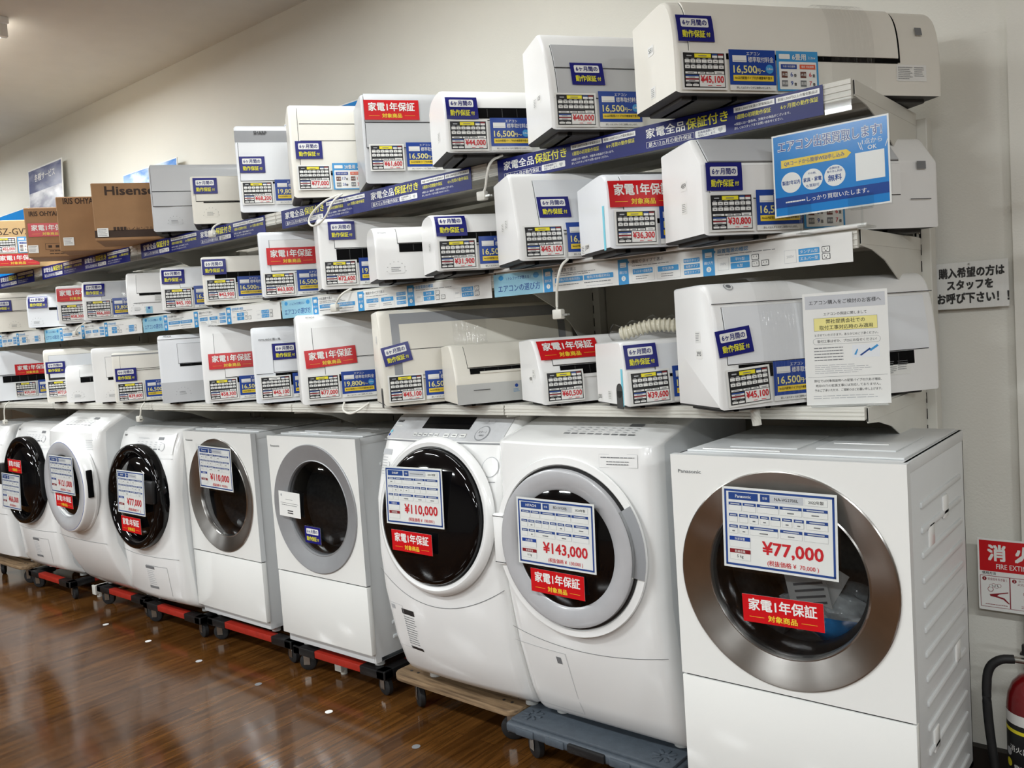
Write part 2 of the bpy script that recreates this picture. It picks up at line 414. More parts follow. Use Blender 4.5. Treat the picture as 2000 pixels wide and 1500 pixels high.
def card_price(price, w=0.13, h=0.098, hl='yellow'):
    c = Card(); c.rect(0, 0, w, h, 'paper', 0); mx = w * .045
    c.rect(mx, h * .055, w - 2 * mx, h * .89, 'ink', 1)
    iw = w - 2 * mx; x0 = mx
    c.rect(x0 + iw * .27, h * .82, iw * .40, h * .10, hl, 2); c.rect(x0 + iw * .36, h * .855, iw * .2, h * .022, 'inkgrey', 3)
    c.rect(x0 + iw * .08, h * .85, iw * .12, h * .03, 'inkpale', 2)
    for i, mm in ((0, 'boardblue'), (1, 'darkred')):
        c.rect(x0 + iw * (.70 + .145 * i), h * .82, iw * .125, h * .06, 'paper', 2); c.rect(x0 + iw * (.70 + .145 * i), h * .885, iw * .125, h * .035, mm, 2)
    for r in range(2):
        for q in range(7):
            yy = h * (.685 - r * .145)
            c.rect(x0 + iw * (.03 + q * .137), yy, iw * .118, h * .085, 'paper', 2)
            c.rect(x0 + iw * (.05 + q * .137), yy + h * .1, iw * .075, h * .014, 'inkpale', 2)
            if (r * 7 + q) % 3: c.rect(x0 + iw * (.065 + q * .137), yy + h * .03, iw * .045, h * .02, 'inkgrey', 3)
    xs = (.03, .33, .53, .735)
    for q in range(4):
        wd = (.28, .18, .185, .235)[q]
        c.rect(x0 + iw * xs[q], h * (.405 if q < 3 else .40), iw * wd, h * (.05 if q < 3 else .075), 'paper', 2)
        c.rect(x0 + iw * (xs[q] + .05), h * .42, iw * wd * .55, h * .018, 'inkgrey', 3)
    for yy, mm in ((.335, 'boardblue'), (.245, 'darkred')):
        c.rect(x0 + iw * .03, h * yy, iw * .315, h * .038, mm, 2); c.rect(x0 + iw * .03, h * (yy - .045), iw * .315, h * .045, 'paper', 2)
        c.rect(x0 + iw * .10, h * (yy - .03), iw * .15, h * .016, 'inkgrey', 3)
    for q in range(2):
        c.rect(x0 + iw * (.03 + q * .165), h * .085, iw * .145, h * .05, 'paper', 2); c.rect(x0 + iw * (.06 + q * .165), h * .152, iw * .08, h * .014, 'inkpale', 2)
    c.rect(x0 + iw * .365, h * .075, iw * .615, h * .31, 'paper', 2)
    c.text('¥' + price, x0 + iw * .672, h * .255, h * .245, 'pricered', 3, .018, w=iw * .56)
    c.rect(x0 + iw * .56, h * .098, iw * .1, h * .016, 'pricered', 3); c.rect(x0 + iw * .76, h * .098, iw * .12, h * .018, 'pricered', 3)
    return c, w, h
def card_fee(amt, w=0.138, h=0.104):
    c = Card(); c.rect(0, 0, w, h, 'paper', 0); c.rect(0, h * .135, w, h * .865, 'feeblue', 1)
    c.rect(w * .07, h * .69, w * .30, h * .165, 'paper', 2); c.rect(w * .085, h * .715, w * .27, h * .012, 'inkpale', 3)
    c.text('エアコン', w * .52, h * .90, h * .10, 'paper', 2, .005)
    c.text('標準取付料金', w * .68, h * .76, h * .15, 'paper', 2, .01, w=w * .55)
    c.text(amt, w * .33, h * .50, h * .26, 'paleyellow', 2, .012, w=w * .50)
    c.text('円〜', w * .665, h * .475, h * .14, 'paleyellow', 2, .012)
    c.disc(w * .86, h * .53, w * .085, 'skyblue', 2); c.text('2.8kw', w * .86, h * .535, h * .075, 'paper', 3, .005, maxw=w * .13)
    c.rect(w * .07, h * .225, w * .87, h * .145, 'ochre', 2)
    c.text('4m以内配管パイプ付|外機置場平置き', w * .5, h * .297, h * .075, 'ink', 3, .006, w=w * .80)
    c.text('詳しくはスタッフがご説明いたします。', w * .5, h * .065, h * .06, 'ink', 2, .004, w=w * .74)
    return c, w, h
def card_room(n, kw, rows, w=0.128, h=0.104):
    c = Card(); c.rect(0, 0, w, h, 'skyblue', 0)
    c.rect(w * .06, h * .80, w * .26, h * .12, 'paper', 1, r=.002)
    c.text(n + '畳用', w * .54, h * .85, h * .17, 'paper', 1, .014, w=w * .33); c.text(kw + 'kw', w * .85, h * .84, h * .09, 'paper', 1, .004)
    c.rect(w * .05, h * .04, w * .90, h * .69, 'paper', 1, r=.003)
    for q, (mm, cm) in enumerate((('feeblue', 'feeblue'), ('orange', 'pricered'))):
        x0 = w * (.09 + q * .45); c.rect(x0, h * .55, w * .38, h * .115, mm, 2)
        c.text('冷房 対応畳数' if q == 0 else '暖房 対応畳数', x0 + w * .19, h * .607, h * .06, 'paper', 3, .004, maxw=w * .33)
        for r in range(2):
            yy = h * (.33 - r * .22); c.rect(x0 + w * .01, yy, w * .14, h * .155, 'brown' if r == 0 else 'inkgrey', 2)
            c.text('木造' if r == 0 else '鉄筋', x0 + w * .08, yy + h * .077, h * .08, 'paper', 3, .004)
            c.text(rows[q * 2 + r], x0 + w * .25, yy + h * .085, h * .16, cm, 2, .01, maxw=w * .11); c.text('畳', x0 + w * .335, yy + h * .06, h * .085, 'ink', 2, .008)
    return c, w, h
def card_board(maker, model, year, price, net, w=0.297, h=0.212, dry='', mk=None):
    """A4 washing machine price sheet in a clear sleeve"""
    c = Card(); c.rect(0, 0, w, h, 'paper', 0)
    b = .006; e = .0055
    for r in ((b, b, w - 2 * b, e), (b, h - b - e, w - 2 * b, e), (b, b, e, h - 2 * b), (w - b - e, b, e, h - 2 * b)): c.rect(*r, 'boardblue', 1)
    c.rect(w * .06, h * .845, w * .27, h * .09, 'boardblue', 1); c.rect(w * .35, h * .845, w * .085, h * .09, 'boardblue', 1)
    c.text('型番', w * .392, h * .89, h * .032, 'paper', 2, .004)
    if maker: c.text(maker, w * .195, h * .89, h * .052, 'paper', 2, .014, maxw=w * .22)
    c.rect(w * .435, h * .845, w * .29, h * .09, 'headgrey', 1); c.rect(w * .735, h * .845, w * .19, h * .09, 'headgrey', 1); c.rect(w * .738, h * .85, w * .184, h * .08, 'paper', 2)
    if model: c.text(model, w * .58, h * .89, h * .052, 'ink', 2, .004, maxw=w * .25)
    else: c.lines(w * .46, h * .875, w * .23, h * .03, 1, 'inkgrey', 2, 0)
    if year: c.text(year, w * .83, h * .89, h * .045, 'ink', 3, .006)
    rows = [(.74, [(.06, .12), (.19, .12), (.32, .19), (.52, .19), (.72, .205)]), (.60, [(.06, .08), (.155, .08), (.25, .08), (.345, .08), (.44, .085), (.54, .085), (.64, .085), (.745, .18)]), (.46, [(.06, .08), (.155, .08), (.25, .25), (.52, .19), (.725, .20)])]
    for y, cells in rows:
        for x, ww in cells:
            c.rect(w * x, h * (y - .035), w * ww, h * .105, 'inkpale', 1); c.rect(w * x + .0006, h * (y - .035) + .0006, w * ww - .0012, h * .07, 'paper', 2)
            c.rect(w * x, h * (y + .035), w * ww, h * .038, 'boardblue', 2); c.rect(w * (x + ww * .15), h * (y + .047), w * ww * .7, h * .014, 'headgrey', 3)
            if random.random() < .6: c.rect(w * (x + ww * .35), h * (y - .01), w * ww * .3, h * .014, 'inkgrey', 3)
    for y, mm, t in ((.34, 'feeblue', '洗濯容量'), (.185, 'darkred', '乾燥容量')):
        c.rect(w * .06, h * (y - .085), w * .19, h * .13, 'inkpale', 1); c.rect(w * .06 + .0006, h * (y - .085) + .0006, w * .19 - .0012, h * .13 - .0012, 'paper', 2)
        c.rect(w * .06, h * y, w * .19, h * .05, mm, 3); c.text(t, w * .155, h * (y + .024), h * .034, 'paper', 4, .004)
    if dry: c.text(dry, w * .155, h * .142, h * .05, 'ink', 3, .002)
    c.text('¥' + price, w * .62, h * .275, h * .215, 'pricered', 2, .018, w=w * (.56 if len(price) > 6 else .52))
    c.text('(税抜価格 ¥  ' + net + ' )', w * .62, h * .105, h * .072, 'pricered', 2, .008, w=w * .44)
    return c, w, h
def sleeve(mb, F, w, h, n0, over=.008):
    pts = [(-over, -over), (w + over, -over), (w + over, h + over), (-over, h + over)]
    mb.face([F(x, y, n0) for x, y in pts], 'clear')

def flatF(x0, y0, z0): return lambda u, v, n: (x0 + u, y0 - n, z0 + v)
ORD = ['first', 'second', 'third', 'fourth', 'fifth', 'sixth', 'seventh', 'eighth', 'ninth', 'tenth', 'eleventh', 'twelfth', 'thirteenth', 'fourteenth', 'fifteenth']
# ------------------------------------------------------------------ the room
def room():
    def slab(name, *a, m):
        mb = MB(); mb.box(*a, m); return struct(mb.build(name, smooth=0))
    slab('floor', -13, 6.2, -8, WALL_Y + .1, -.1, 0, m='floorwood')
    slab('ceiling', -13, 6.2, -8, WALL_Y + .1, CEIL_Z, CEIL_Z + .1, m='ceilingwhite')
    slab('wall_north', -13, 6.2, WALL_Y, WALL_Y + .1, 0, CEIL_Z, m='wallwhite')
    slab('wall_south', -13, 6.2, -8.1, -8, 0, CEIL_Z, m='wallfar')
    slab('wall_west', -13.1, -13, -8, WALL_Y, 0, CEIL_Z, m='wallfar')
    slab('wall_east', 6.2, 6.3, -8, WALL_Y, 0, CEIL_Z, m='wallfar')
    slab('trim_1', .245, 1.3, WALL_Y - .022, WALL_Y, 0, CEIL_Z, m='wallwhite')
    slab('baseboard_north', -13, 6.2, WALL_Y - .03, WALL_Y, 0, .095, m='baseboard')
room()

def lamp_fixture(x, y, k, power):
    t = thing('fluorescent_lamp', 'white ceiling fluorescent lamp with two glowing tubes' + k, 'lamp', (x, y, CEIL_Z), 0, 'ceiling fluorescent lamps')
    mb = MB(); mb.box(-.63, .63, -.11, .11, -.035, 0, 'lampwhite', .006)
    mb.box(-.60, .60, -.05, .05, -.06, -.035, 'lampwhite', .006)
    mb.build('lamp_body', t)
    for s in (-1, 1):
        mb = MB(); mb.cyl((-.585, .085 * s, -.075), 'x', .014, 1.17, 'tube', 16); mb.build('tube', t)
        for e in (-1, 1):
            mb = MB(); mb.box(.60 * e - .016, .60 * e + .016, .085 * s - .02, .085 * s + .02, -.10, -.03, 'lampwhite', .004); mb.build('lamp_holder', t)
    ld = bpy.data.lights.new('lamp_light', 'AREA'); ld.shape = 'RECTANGLE'; ld.size = 1.17; ld.size_y = .2
    ld.energy = power; ld.color = LAMP_COLOR; ld.spread = PI
    lo = bpy.data.objects.new('lamp_light', ld); COL.objects.link(lo); lo.parent = t; lo.location = (0, 0, -.11)
for i_, (x, y, pw) in enumerate(LAMPS):
    lamp_fixture(x, y, ' at the upper left corner' if i_ == 1 else ' unseen over the shop floor', pw)

# ------------------------------------------------------------------ shelving
ZA, ZB, ZC = 2.075, 1.705, 1.253
def gondola():
    t = thing('shelving_frame', 'long off-white steel shelving frame of slotted uprights and back panels along the wall', 'shelving', (0, 0, 0))
    for i in range(7):
        x = .018 - 1.2 * i
        mb = MB(); mb.box(x - .022, x + .028, .57, .63, 0, 2.055, 'shelf', .003)
        for z in np.arange(.15, 2.0, .05):
            for dx in (-.014, -.001):
                mb.box(x + dx - .0025, x + dx + .0025, .5685, .572, z, z + .032, 'slot')
        mb.build('upright', t, smooth=0)
        if i not in (2, 4): continue
        mb = MB(); mb.box(x - .018, x + .018, .125, .60, .022, .075, 'shelf', .003); mb.box(x - .022, x + .022, .115, .128, .02, .078, 'shelf', .002); mb.cyl((x, .15, 0), 'z', .016, .024, 'shelf', 14)
        mb.build('base_leg', t, smooth=0)
    for i in range(6):
        x1 = -.01 - 1.2 * i; x0 = x1 - 1.14
        mb = MB(); mb.box(x0, x1, .612, .628, .1, 2.05, 'shelfpanel', .002); mb.build('back_panel', t, smooth=0)
    for row, z, lip, nm in (('A', ZA, .05, 'top'), ('B', ZB, .05, 'middle'), ('C', ZC, .034, 'bottom')):
        for i in range(6):
            x1 = .013 - 1.2 * i; x0 = x1 - 1.194
            t = thing('shelf', 'off-white steel shelf, %s section from the right in the %s row' % (ORD[i], nm), 'shelf', (0, 0, 0), 0, 'steel shelves')
            mb = MB(); mb.box(x0, x1, .0, .565, z - .018, z, 'shelf', .002)
            mb.box(x0, x1, .0, .02, z - (.045 if row != 'C' else .032), z - .012, 'shelf', .002)
            for y in (.2, .4): mb.box(x0, x1, y, y + .03, z - .034, z - .016, 'shelf', .003)
            b = mb.build('shelf_board', t, smooth=0)
            mb = MB(); mb.box(x0, x1, -.012, .0, z - lip, z - .0005, 'shelf', .002)
            for q in range(3): mb.box(x0, x1, -.014, -.011, z - .008 - q * lip * .3 - .006, z - .008 - q * lip * .3, 'shelf', .001)
            mb.build('price_rail', b, smooth=0)
            if row == 'A':
                mb = MB(); mb.face([(x0, -.0135, z - .078), (x1, -.0135, z - .078), (x1, -.0135, z - .03), (x0, -.0135, z - .03)], 'clear'); mb.build('clear_strip', b, smooth=0)
        for i in range(7):
            x = .016 - 1.2 * i
            mb = MB(); prof = [(.0, -.003), (.0, -.042), (.09, -.05), (.2, -.075), (.32, -.125), (.41, -.185), (.47, -.25), (.5, -.33), (.568, -.36), (.568, -.003)]
            mb.loft([[(xx, y, z - .001 + zz) for y, zz in prof] for xx in (x - .0015, x + .0015)], 'shelf')
            mb.box(x - .0025, x + .0025, .0, .567, z - .04, z - .003, 'shelf', .001)
            tag(mb.build('shelf_bracket', smooth=0), 'off-white steel shelf bracket, %s from the right in the %s row' % (ORD[i], nm), 'shelf bracket', 'steel shelf brackets')
    mb = MB(); mb.cyl((-1.2, -.022, ZB + .004), 'x', .006, 1.24, 'paper', 10); o = mb.build('sign_rod'); tag(o, 'thin white sign rod along the rightmost middle shelf edge', 'rod')
gondola()

def banner_a(i):
    w, h = 1.08, .075; c = Card(); c.rect(0, 0, w, h, 'bannernavy', 0)
    for k in range(2):
        x = .015 + .54 * k
        c.text('家電全品', x + .075, h * .68, h * .40, 'paper', 1, .012, w=.125); c.text('保証付き', x + .205, h * .69, h * .42, 'textyellow', 1, .014, w=.125)
        for r in ((x + .012, .010, .152, .0008), (x + .012, .026, .152, .0008), (x + .012, .010, .0008, .0168), (x + .164, .010, .0008, .0168)): c.rect(*r, 'paper', 1)
        c.text('最大12ヵ月の動作保証', x + .088, .0182, .0135, 'paper', 1, .008, w=.138)
        c.rect(x + .168, .009, .092, .019, 'paper', 1, r=.003); c.text('会員様通算にて', x + .202, .0225, .0075, 'bannernavy', 2, .004); c.text('保証いたします。', x + .204, .0142, .0075, 'bannernavy', 2, .004)
        c.poly([(x + .244, .011), (x + .251, .018), (x + .250, .023), (x + .246, .024), (x + .244, .021), (x + .242, .024), (x + .238, .023), (x + .237, .018)], 'inkpale', 2)
        x += .285
        for q, (s1, s2) in enumerate((('税抜1,000円未満の家電製品は', '1週間の初期動作保証'), ('税抜1,000円以上の電化製品は', '6ヶ月間の動作保証'))):
            c.rect(x + q * .118, .054, .114, .014, 'paper', 1); c.text(s1, x + q * .118 + .057, .061, .0085, 'ink', 2, .006, w=.104)
            c.text(s2, x + q * .118 + (.054 if q == 0 else .061), .0415, .0135, 'textyellow', 1, .01, w=.098)
        c.text('※保証には一部条件、対象外の商品がございます。', x, .0235, .0078, 'paper', 1, .004, al='l', w=.155); c.text('詳しくはスタッフまでお問い合わせください。', x, .0125, .0078, 'paper', 1, .004, al='l', w=.135)
    x0 = -.055 - 1.2 * i - w
    mb = MB(); mb.box(0, w, -.0012, 0, 0, h, 'bannernavy'); c.emit(mb, flatF(0, -.0014, 0), 0, .0003)
    o = mb.build('warranty_banner', smooth=0, weld=False); o.location = (x0, -.0165, ZA - .077)
    tag(o, 'navy warranty banner with white and yellow lettering on top shelf edge, %s from the right' % ORD[i], 'banner', 'navy banners on the top shelf edge')
for i in range(6): banner_a(i)

def banner_b(i):
    w, h = 1.188, .075; c = Card(); c.rect(0, 0, w, h, 'paper', 0)
    c.rect(0, 0, .208, h, 'paleblue', 1); c.disc(.033, .062, .011, 'skyblue', 2, ry=.008); c.disc(.182, .060, .012, 'skyblue', 2, ry=.009)
    c.text('\\ トレファクが教える /', .108, .058, .0125, 'feeblue', 2, .008, w=.105); c.text('エアコンの選び方', .108, .026, .026, 'feeblue', 2, .006, w=.178)
    for k, x in enumerate((.212, .496, .776)):
        c.rect(x, 0, .036, h, 'skyblue', 1); c.poly([(x + .036, .070), (x + .041, .065), (x + .036, .060)], 'skyblue', 1)
        c.rect(x + .008, .051, .021, .014, 'paper', 2, r=.001); c.rect(x + .010, .053, .017, .003, 'inkpale', 3)
        c.text('選び方', x + .018, .036, .0095, 'paper', 2, .006); c.disc(x + .018, .018, .0075, 'paper', 2); c.text('%d' % (k + 1), x + .018, .018, .0105, 'skyblue', 3, .008)
    x = .258; c.text('対応畳数で選ぶ', x, .065, .012, 'inkgrey', 2, .006, al='l'); c.lines(x, .045, .17, .012, 2, 'inkgrey', 2)
    for q, tx in enumerate(('冷房(冷房/暖房対応)', '暖房(冷房/暖房対応)')):
        c.rect(x + q * .112, .026, .108, .015, 'skyblue', 2, r=.0015); c.text(tx, x + q * .112 + .054, .0335, .0095, 'paper', 3, .006, maxw=.085)
        c.lines(x + q * .112, .014, .10, .008, 1, 'inkgrey', 2, .1)
    c.lines(x + .12, .005, .10, .005, 1, 'inkpale', 2, .1)
    x = .545; c.text('機能やタイプで選ぶ', x, .065, .012, 'inkgrey', 2, .006, al='l'); c.lines(x, .049, .13, .006, 1, 'inkgrey', 2)
    for q, tx in enumerate(('フィルター自動洗浄', '空気清浄')):
        xx = x + q * .085
        c.rect(xx - .002, .006, .077, .040, 'inkpale', 1); c.rect(xx - .0015, .0065, .076, .039, 'paper', 2)
        c.rect(xx + .002, .027, .068, .0155, 'skyblue', 3, r=.0015); c.text(tx, xx + .036, .0347, .0095, 'paper', 4, .006, maxw=.062); c.lines(xx + .012, .010, .05, .013, 2, 'inkgrey', 3)
    for q, tx in enumerate(('壁掛けタイプ', '窓用タイプ', '床置きタイプ')):
        c.rect(x + .172, .043 - q * .0165, .050, .012, 'skyblue', 2, r=.0015); c.text(tx, x + .197, .049 - q * .0165, .0078, 'paper', 3, .006)
    x = .822; c.text('設置電源の確認', x, .065, .013, 'skyblue', 2, .008, al='l'); c.lines(x, .051, .19, .006, 1, 'inkgrey', 2)
    for q, (vt, ts) in enumerate((('100V', ('平行型', 'IL型')), ('200V', ('タンデム型', 'エルバー型')))):
        xx = x + q * .19
        c.rect(xx, .012, .032, .034, 'inkpale', 1); c.rect(xx + .0006, .0126, .0308, .0328, 'paper', 2); c.text(vt, xx + .016, .029, .0095, 'inkpale', 3, .006)
        for r, tx in enumerate(ts):
            yy = .031 - r * .018
            c.rect(xx + .038, yy, .055, .0155, 'skyblue', 2, r=.0015); c.text(tx, xx + .0655, yy + .0077, .0095, 'paper', 3, .006, maxw=.05)
            for s in range(2 if (q == 0 and r == 1) else 1):
                ox = xx + .099 + s * .027
                c.rect(ox, yy, .021, .0155, 'ink', 2, r=.002); c.rect(ox + .0015, yy + .0015, .018, .0125, 'paper', 3, r=.0015)
                c.rect(ox + .006, yy + .007, .0013, .004, 'ink', 4); c.rect(ox + .0137, yy + .007, .0013, .004, 'ink', 4)
                if q: c.rect(ox + .009, yy + .003, .003, .0025, 'ink', 4)
    mb = MB(); mb.box(0, w, -.0012, 0, 0, h, 'paper'); c.emit(mb, flatF(0, -.0014, 0), 0, .0003)
    o = mb.build('buying_guide_banner', smooth=0, weld=False); o.location = (.002 - 1.2 * i - w, -.0165, ZB - .083)
    tag(o, 'pale blue and white buying guide banner on middle shelf edge, %s from the right' % ORD[i], 'banner', 'pale blue banners on the middle shelf edge')
for i in range(6): banner_b(i)

# ------------------------------------------------------------------ air conditioners
PROF = {
 'box': [(0, 0), (0, .5), (0, .88), (.015, .965), (.07, .995), (.16, 1), (1, 1)],
 'round': [(0, 0), (0, .4), (.0, .62), (.05, .82), (.17, .95), (.36, 1), (.66, 1), (.88, .96), (1, .84)],
 'upright': [(0, 0), (0, .2), (.02, .5), (.06, .8), (.09, .95), (.13, .995), (.22, 1), (1, .98)],
 'lean': [(0, 0), (0, .2), (.015, .4), (.07, .6), (.17, .8), (.28, .93), (.36, .99), (.46, 1), (1, .97)],
 'chamfer': [(0, 0), (.0, .35), (.0, .69), (.01, .715), (.15, .87), (.25, .985), (.30, 1), (1, .96)],
 'tallround': [(0, 0), (.0, .3), (.0, .6), (.02, .82), (.09, .94), (.2, .99), (.32, 1), (1, .93)],
 'slant': [(0, 0), (0, .22), (.015, .34), (.12, .62), (.24, .93), (.29, .99), (.36, 1), (1, .97)],
 'daikin': [(0, 0), (0, .35), (.015, .6), (.06, .8), (.14, .93), (.24, .99), (.36, 1), (1, .96)],
 'tall': [(0, 0), (0, .25), (.015, .45), (.05, .65), (.1, .82), (.16, .93), (.25, .99), (.36, 1), (1, .99)],
 'retro': [(0, 0), (0, .18), (0, .34), (.03, .5), (.13, .72), (.28, .91), (.36, .985), (.46, 1), (1, .97)],
}
def chaikin(p, k=2):
    for _ in range(k):
        q = [p[0]]
        for a, b in zip(p[:-1], p[1:]):
            q += [(a[0] * .75 + b[0] * .25, a[1] * .75 + b[1] * .25), (a[0] * .25 + b[0] * .75, a[1] * .25 + b[1] * .75)]
        p = q + [p[-1]]
    return p
TH = math.radians(56)
def air_conditioner(key, look, x, y, z, W, D, H, prof, colour, feats, cards, label, group, th=TH):
    W = min(W, (.566 - y - D * .559) / .829) if key != 'A0' else W
    t = thing('air_conditioner', label, 'air conditioner', (x, y, z), th, group)
    BZ = .010
    P = np.array(chaikin(PROF[prof])); P = np.c_[P[:, 0] * D, BZ + P[:, 1] * (H - BZ)]
    seg = np.hypot(*np.diff(P, axis=0).T); S = np.r_[0, np.cumsum(seg)]
    tan = np.gradient(P, axis=0); tan /= np.linalg.norm(tan, axis=1)[:, None]
    NR = np.c_[-tan[:, 1], tan[:, 0]]
    def F(u, s, n):
        yy = np.interp(s, S, P[:, 0]); zz = np.interp(s, S, P[:, 1]); ny = np.interp(s, S, NR[:, 0]); nz = np.interp(s, S, NR[:, 1])
        return (u, yy + ny * n, zz + nz * n)
    def sv(v):
        zt = BZ + v * (H - BZ); k = np.argmax(P[:, 1] >= zt - 1e-6)
        if v >= 1: k = np.argmax(P[:, 1] >= BZ + .998 * (H - BZ)); return S[k]
        a = max(k - 1, 0); d = P[k, 1] - P[a, 1]
        return S[a] + (S[k] - S[a]) * ((zt - P[a, 1]) / d if d > 1e-9 else 0)
    # casing: side ends drawn in a little for a rounded edge
    sec = [(a, b) for a, b in P] + [(D, P[-1, 1] * .5 + BZ * .5), (D, BZ)]
    cy, cz = D * .5, BZ + (H - BZ) * .5
    def ring(xx, f): return [(xx, cy + (a - cy) * f, cz + (b - cz) * f) for a, b in sec]
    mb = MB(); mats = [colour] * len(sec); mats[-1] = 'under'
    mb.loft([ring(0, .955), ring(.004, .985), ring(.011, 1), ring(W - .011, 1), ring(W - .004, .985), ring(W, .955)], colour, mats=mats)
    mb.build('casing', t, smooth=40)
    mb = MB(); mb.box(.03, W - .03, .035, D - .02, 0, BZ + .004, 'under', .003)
    for q in range(6): mb.box(.06 + q * (W - .12) / 6, .06 + q * (W - .12) / 6 + .012, .03, D - .03, -.0, BZ, 'slot')
    mb.build('underside', t, smooth=0)
    def patch(mb, u0, u1, s0, s1, n, m, skirt=0.0):
        k = max(2, int((s1 - s0) / .012)); rows = [s0 + (s1 - s0) * i / k for i in range(k + 1)]
        for a, b in zip(rows[:-1], rows[1:]): mb.face([F(u0, a, n), F(u1, a, n), F(u1, b, n), F(u0, b, n)], m)
        if skirt:
            for a, b in zip(rows[:-1], rows[1:]):
                mb.face([F(u0, a, n - skirt), F(u0, a, n), F(u0, b, n), F(u0, b, n - skirt)], m); mb.face([F(u1, a, n), F(u1, a, n - skirt), F(u1, b, n - skirt), F(u1, b, n)], m)
            mb.face([F(u0, s0, n - skirt), F(u1, s0, n - skirt), F(u1, s0, n), F(u0, s0, n)], m); mb.face([F(u0, s1, n), F(u1, s1, n), F(u1, s1, n - skirt), F(u0, s1, n - skirt)], m)
    for f in feats:
        u0 = f[1] if f[1] >= 0 else W + f[1]; u1 = f[2] if f[2] > 0 else W + f[2]; s0, s1 = sv(f[3]), sv(f[4]); m = f[5] if len(f) > 5 else colour
        if f[0] == 'P':
            mb = MB(); patch(mb, u0 - .0018, u1 + .0018, s0 - .0022, s1 + .0012, .0008, 'seam'); patch(mb, u0, u1, s0, s1, .005, m, .005)
            mb.build('front_panel', t, smooth=30)
        elif f[0] == 'T':
            mb = MB(); patch(mb, u0, u1, s0, s1, .0012, m); mb.build('front_trim', t, smooth=30)
        elif f[0] == 'S':
            mb = MB(); patch(mb, u0, u1, s0, s1, .0015, 'slot')
            k = int((u1 - u0) / .05)
            for q in range(1, k): mb.face([F(u0 + q * .05, s0 + .004, .0021), F(u0 + q * .05 + .003, s0 + .004, .0021), F(u0 + q * .05 + .003, s1 - .004, .0021), F(u0 + q * .05, s1 - .004, .0021)], 'blackplastic')
            mb.build('air_outlet', t, smooth=0)
        elif f[0] == 'V':
            mb = MB(); patch(mb, u0, u1, s0, s1, .0035, m, .0035); mb.build('flap', t, smooth=30)
        elif f[0] == 'L':
            mb = MB(); patch(mb, u0, u1, s0, s0 + .0022, .0058, 'seam'); mb.build('panel_seam', t, smooth=0)
        elif f[0] == 'VL':
            mb = MB(); patch(mb, u0, u0 + .002, s0, s1, .0014, 'seam'); mb.build('panel_seam', t, smooth=0)
        elif f[0] == 'D':
            mb = MB(); patch(mb, u0, u1, s0, s1, .0065, 'inkgrey')
            mb.build('display_window', t, smooth=0)
    for cd in cards:
        k = cd[0]; nm = None; mb = MB()
        def put(c, u, s, rot=0, n0=.0075): c.emit(mb, place(F, u, s, rot), n0, .0008, .012)
        if k == 'b':
            c, w_, h_ = card_blue(); put(c, cd[1], cd[2], cd[3] if len(cd) > 3 else 0, .009); nm = 'warranty_card'; lb = 'navy six month warranty card'
        elif k == 'r':
            c, w_, h_ = card_red(); put(c, cd[1], cd[2], cd[3] if len(cd) > 3 else 0, .009); nm = 'warranty_card'; lb = 'red one year warranty card'
        elif k == 'p':
            c, w_, h_ = card_price(cd[1], hl=cd[5] if len(cd) > 5 else 'yellow'); put(c, cd[2], cd[3], cd[4] if len(cd) > 4 else 0); nm = 'price_card'; lb = 'black and white price card reading %s yen' % cd[1]
        elif k == 'f':
            c, w_, h_ = card_fee(cd[1]); put(c, cd[2], cd[3]); nm = 'installation_fee_card'; lb = 'blue installation fee card reading %s yen' % cd[1]
        elif k == 'm':
            c, w_, h_ = card_room(cd[1], cd[2], cd[3]); put(c, cd[4], cd[5]); nm = 'room_size_card'; lb = 'light blue room size card'
        elif k == 'stamp':
            c = Card(); c.rect(0, 0, .06, .032, colour, 0, r=.008); c.lines(.012, .006, .036, .018, 3, 'inkgrey', 1, .3)
            for q in range(8):
                a = PI * q / 7; c.disc(.03 + .034 * math.cos(a), .008 + .034 * math.sin(a), .0014, 'inkgrey', 1, 6)
            put(c, cd[1], cd[2], 0, .001); nm = 'maker_label'; lb = 'small printed maker label'
        elif k == 'plate':
            c = Card(); c.rect(0, 0, .10, .045, 'paper', 0); c.lines(.004, .004, .05, .036, 7, 'inkgrey', 1); c.lines(.058, .012, .036, .028, 5, 'inkgrey', 1); put(c, cd[1], cd[2], 0, .001); nm = 'rating_plate'; lb = 'printed rating plate'
        elif k == 'logo':
            c = Card(); c.text(cd[1], 0, 0, cd[4], 'ink' if cd[1] == 'SHARP' else 'inkgrey', 0, .02, al='l'); put(c, cd[2], cd[3], 0, .0062); nm = 'brand_lettering'; lb = None
        elif k == 'energy':
            c = Card(); c.rect(0, 0, .032, .034, 'paleblue', 0); c.disc(.016, .027, .006, 'feeblue', 1); c.lines(.004, .004, .024, .014, 3, 'skyblue', 1); put(c, cd[1], cd[2], 0, .001); nm = 'energy_sticker'; lb = 'pale blue energy sticker'
        elif k == 'side':
            c = Card(); c.rect(0, 0, .034, .026, 'paper', 0, r=.004); c.text(cd[1], .017, .014, .017, 'ink', 1, .008, maxw=.028)
            Fs = lambda a, b, n: (-.0006 - n, D * cd[2] - a, H * cd[3] + b); c.emit(mb, Fs, 0, .0004); nm = 'number_sticker'; lb = 'white sticker numbered ' + cd[1]
        elif k == 'sidetxt':
            c = Card(); c.rect(0, 0, .028, .03, 'paper', 0); c.lines(.004, .003, .02, .024, 5, 'inkgrey', 1); Fs = lambda a, b, n: (-.0006 - n, D * cd[1] - a, H * cd[2] + b); c.emit(mb, Fs, 0, .0004); nm = 'side_label'; lb = 'small printed side label'
        elif k == 'tape':
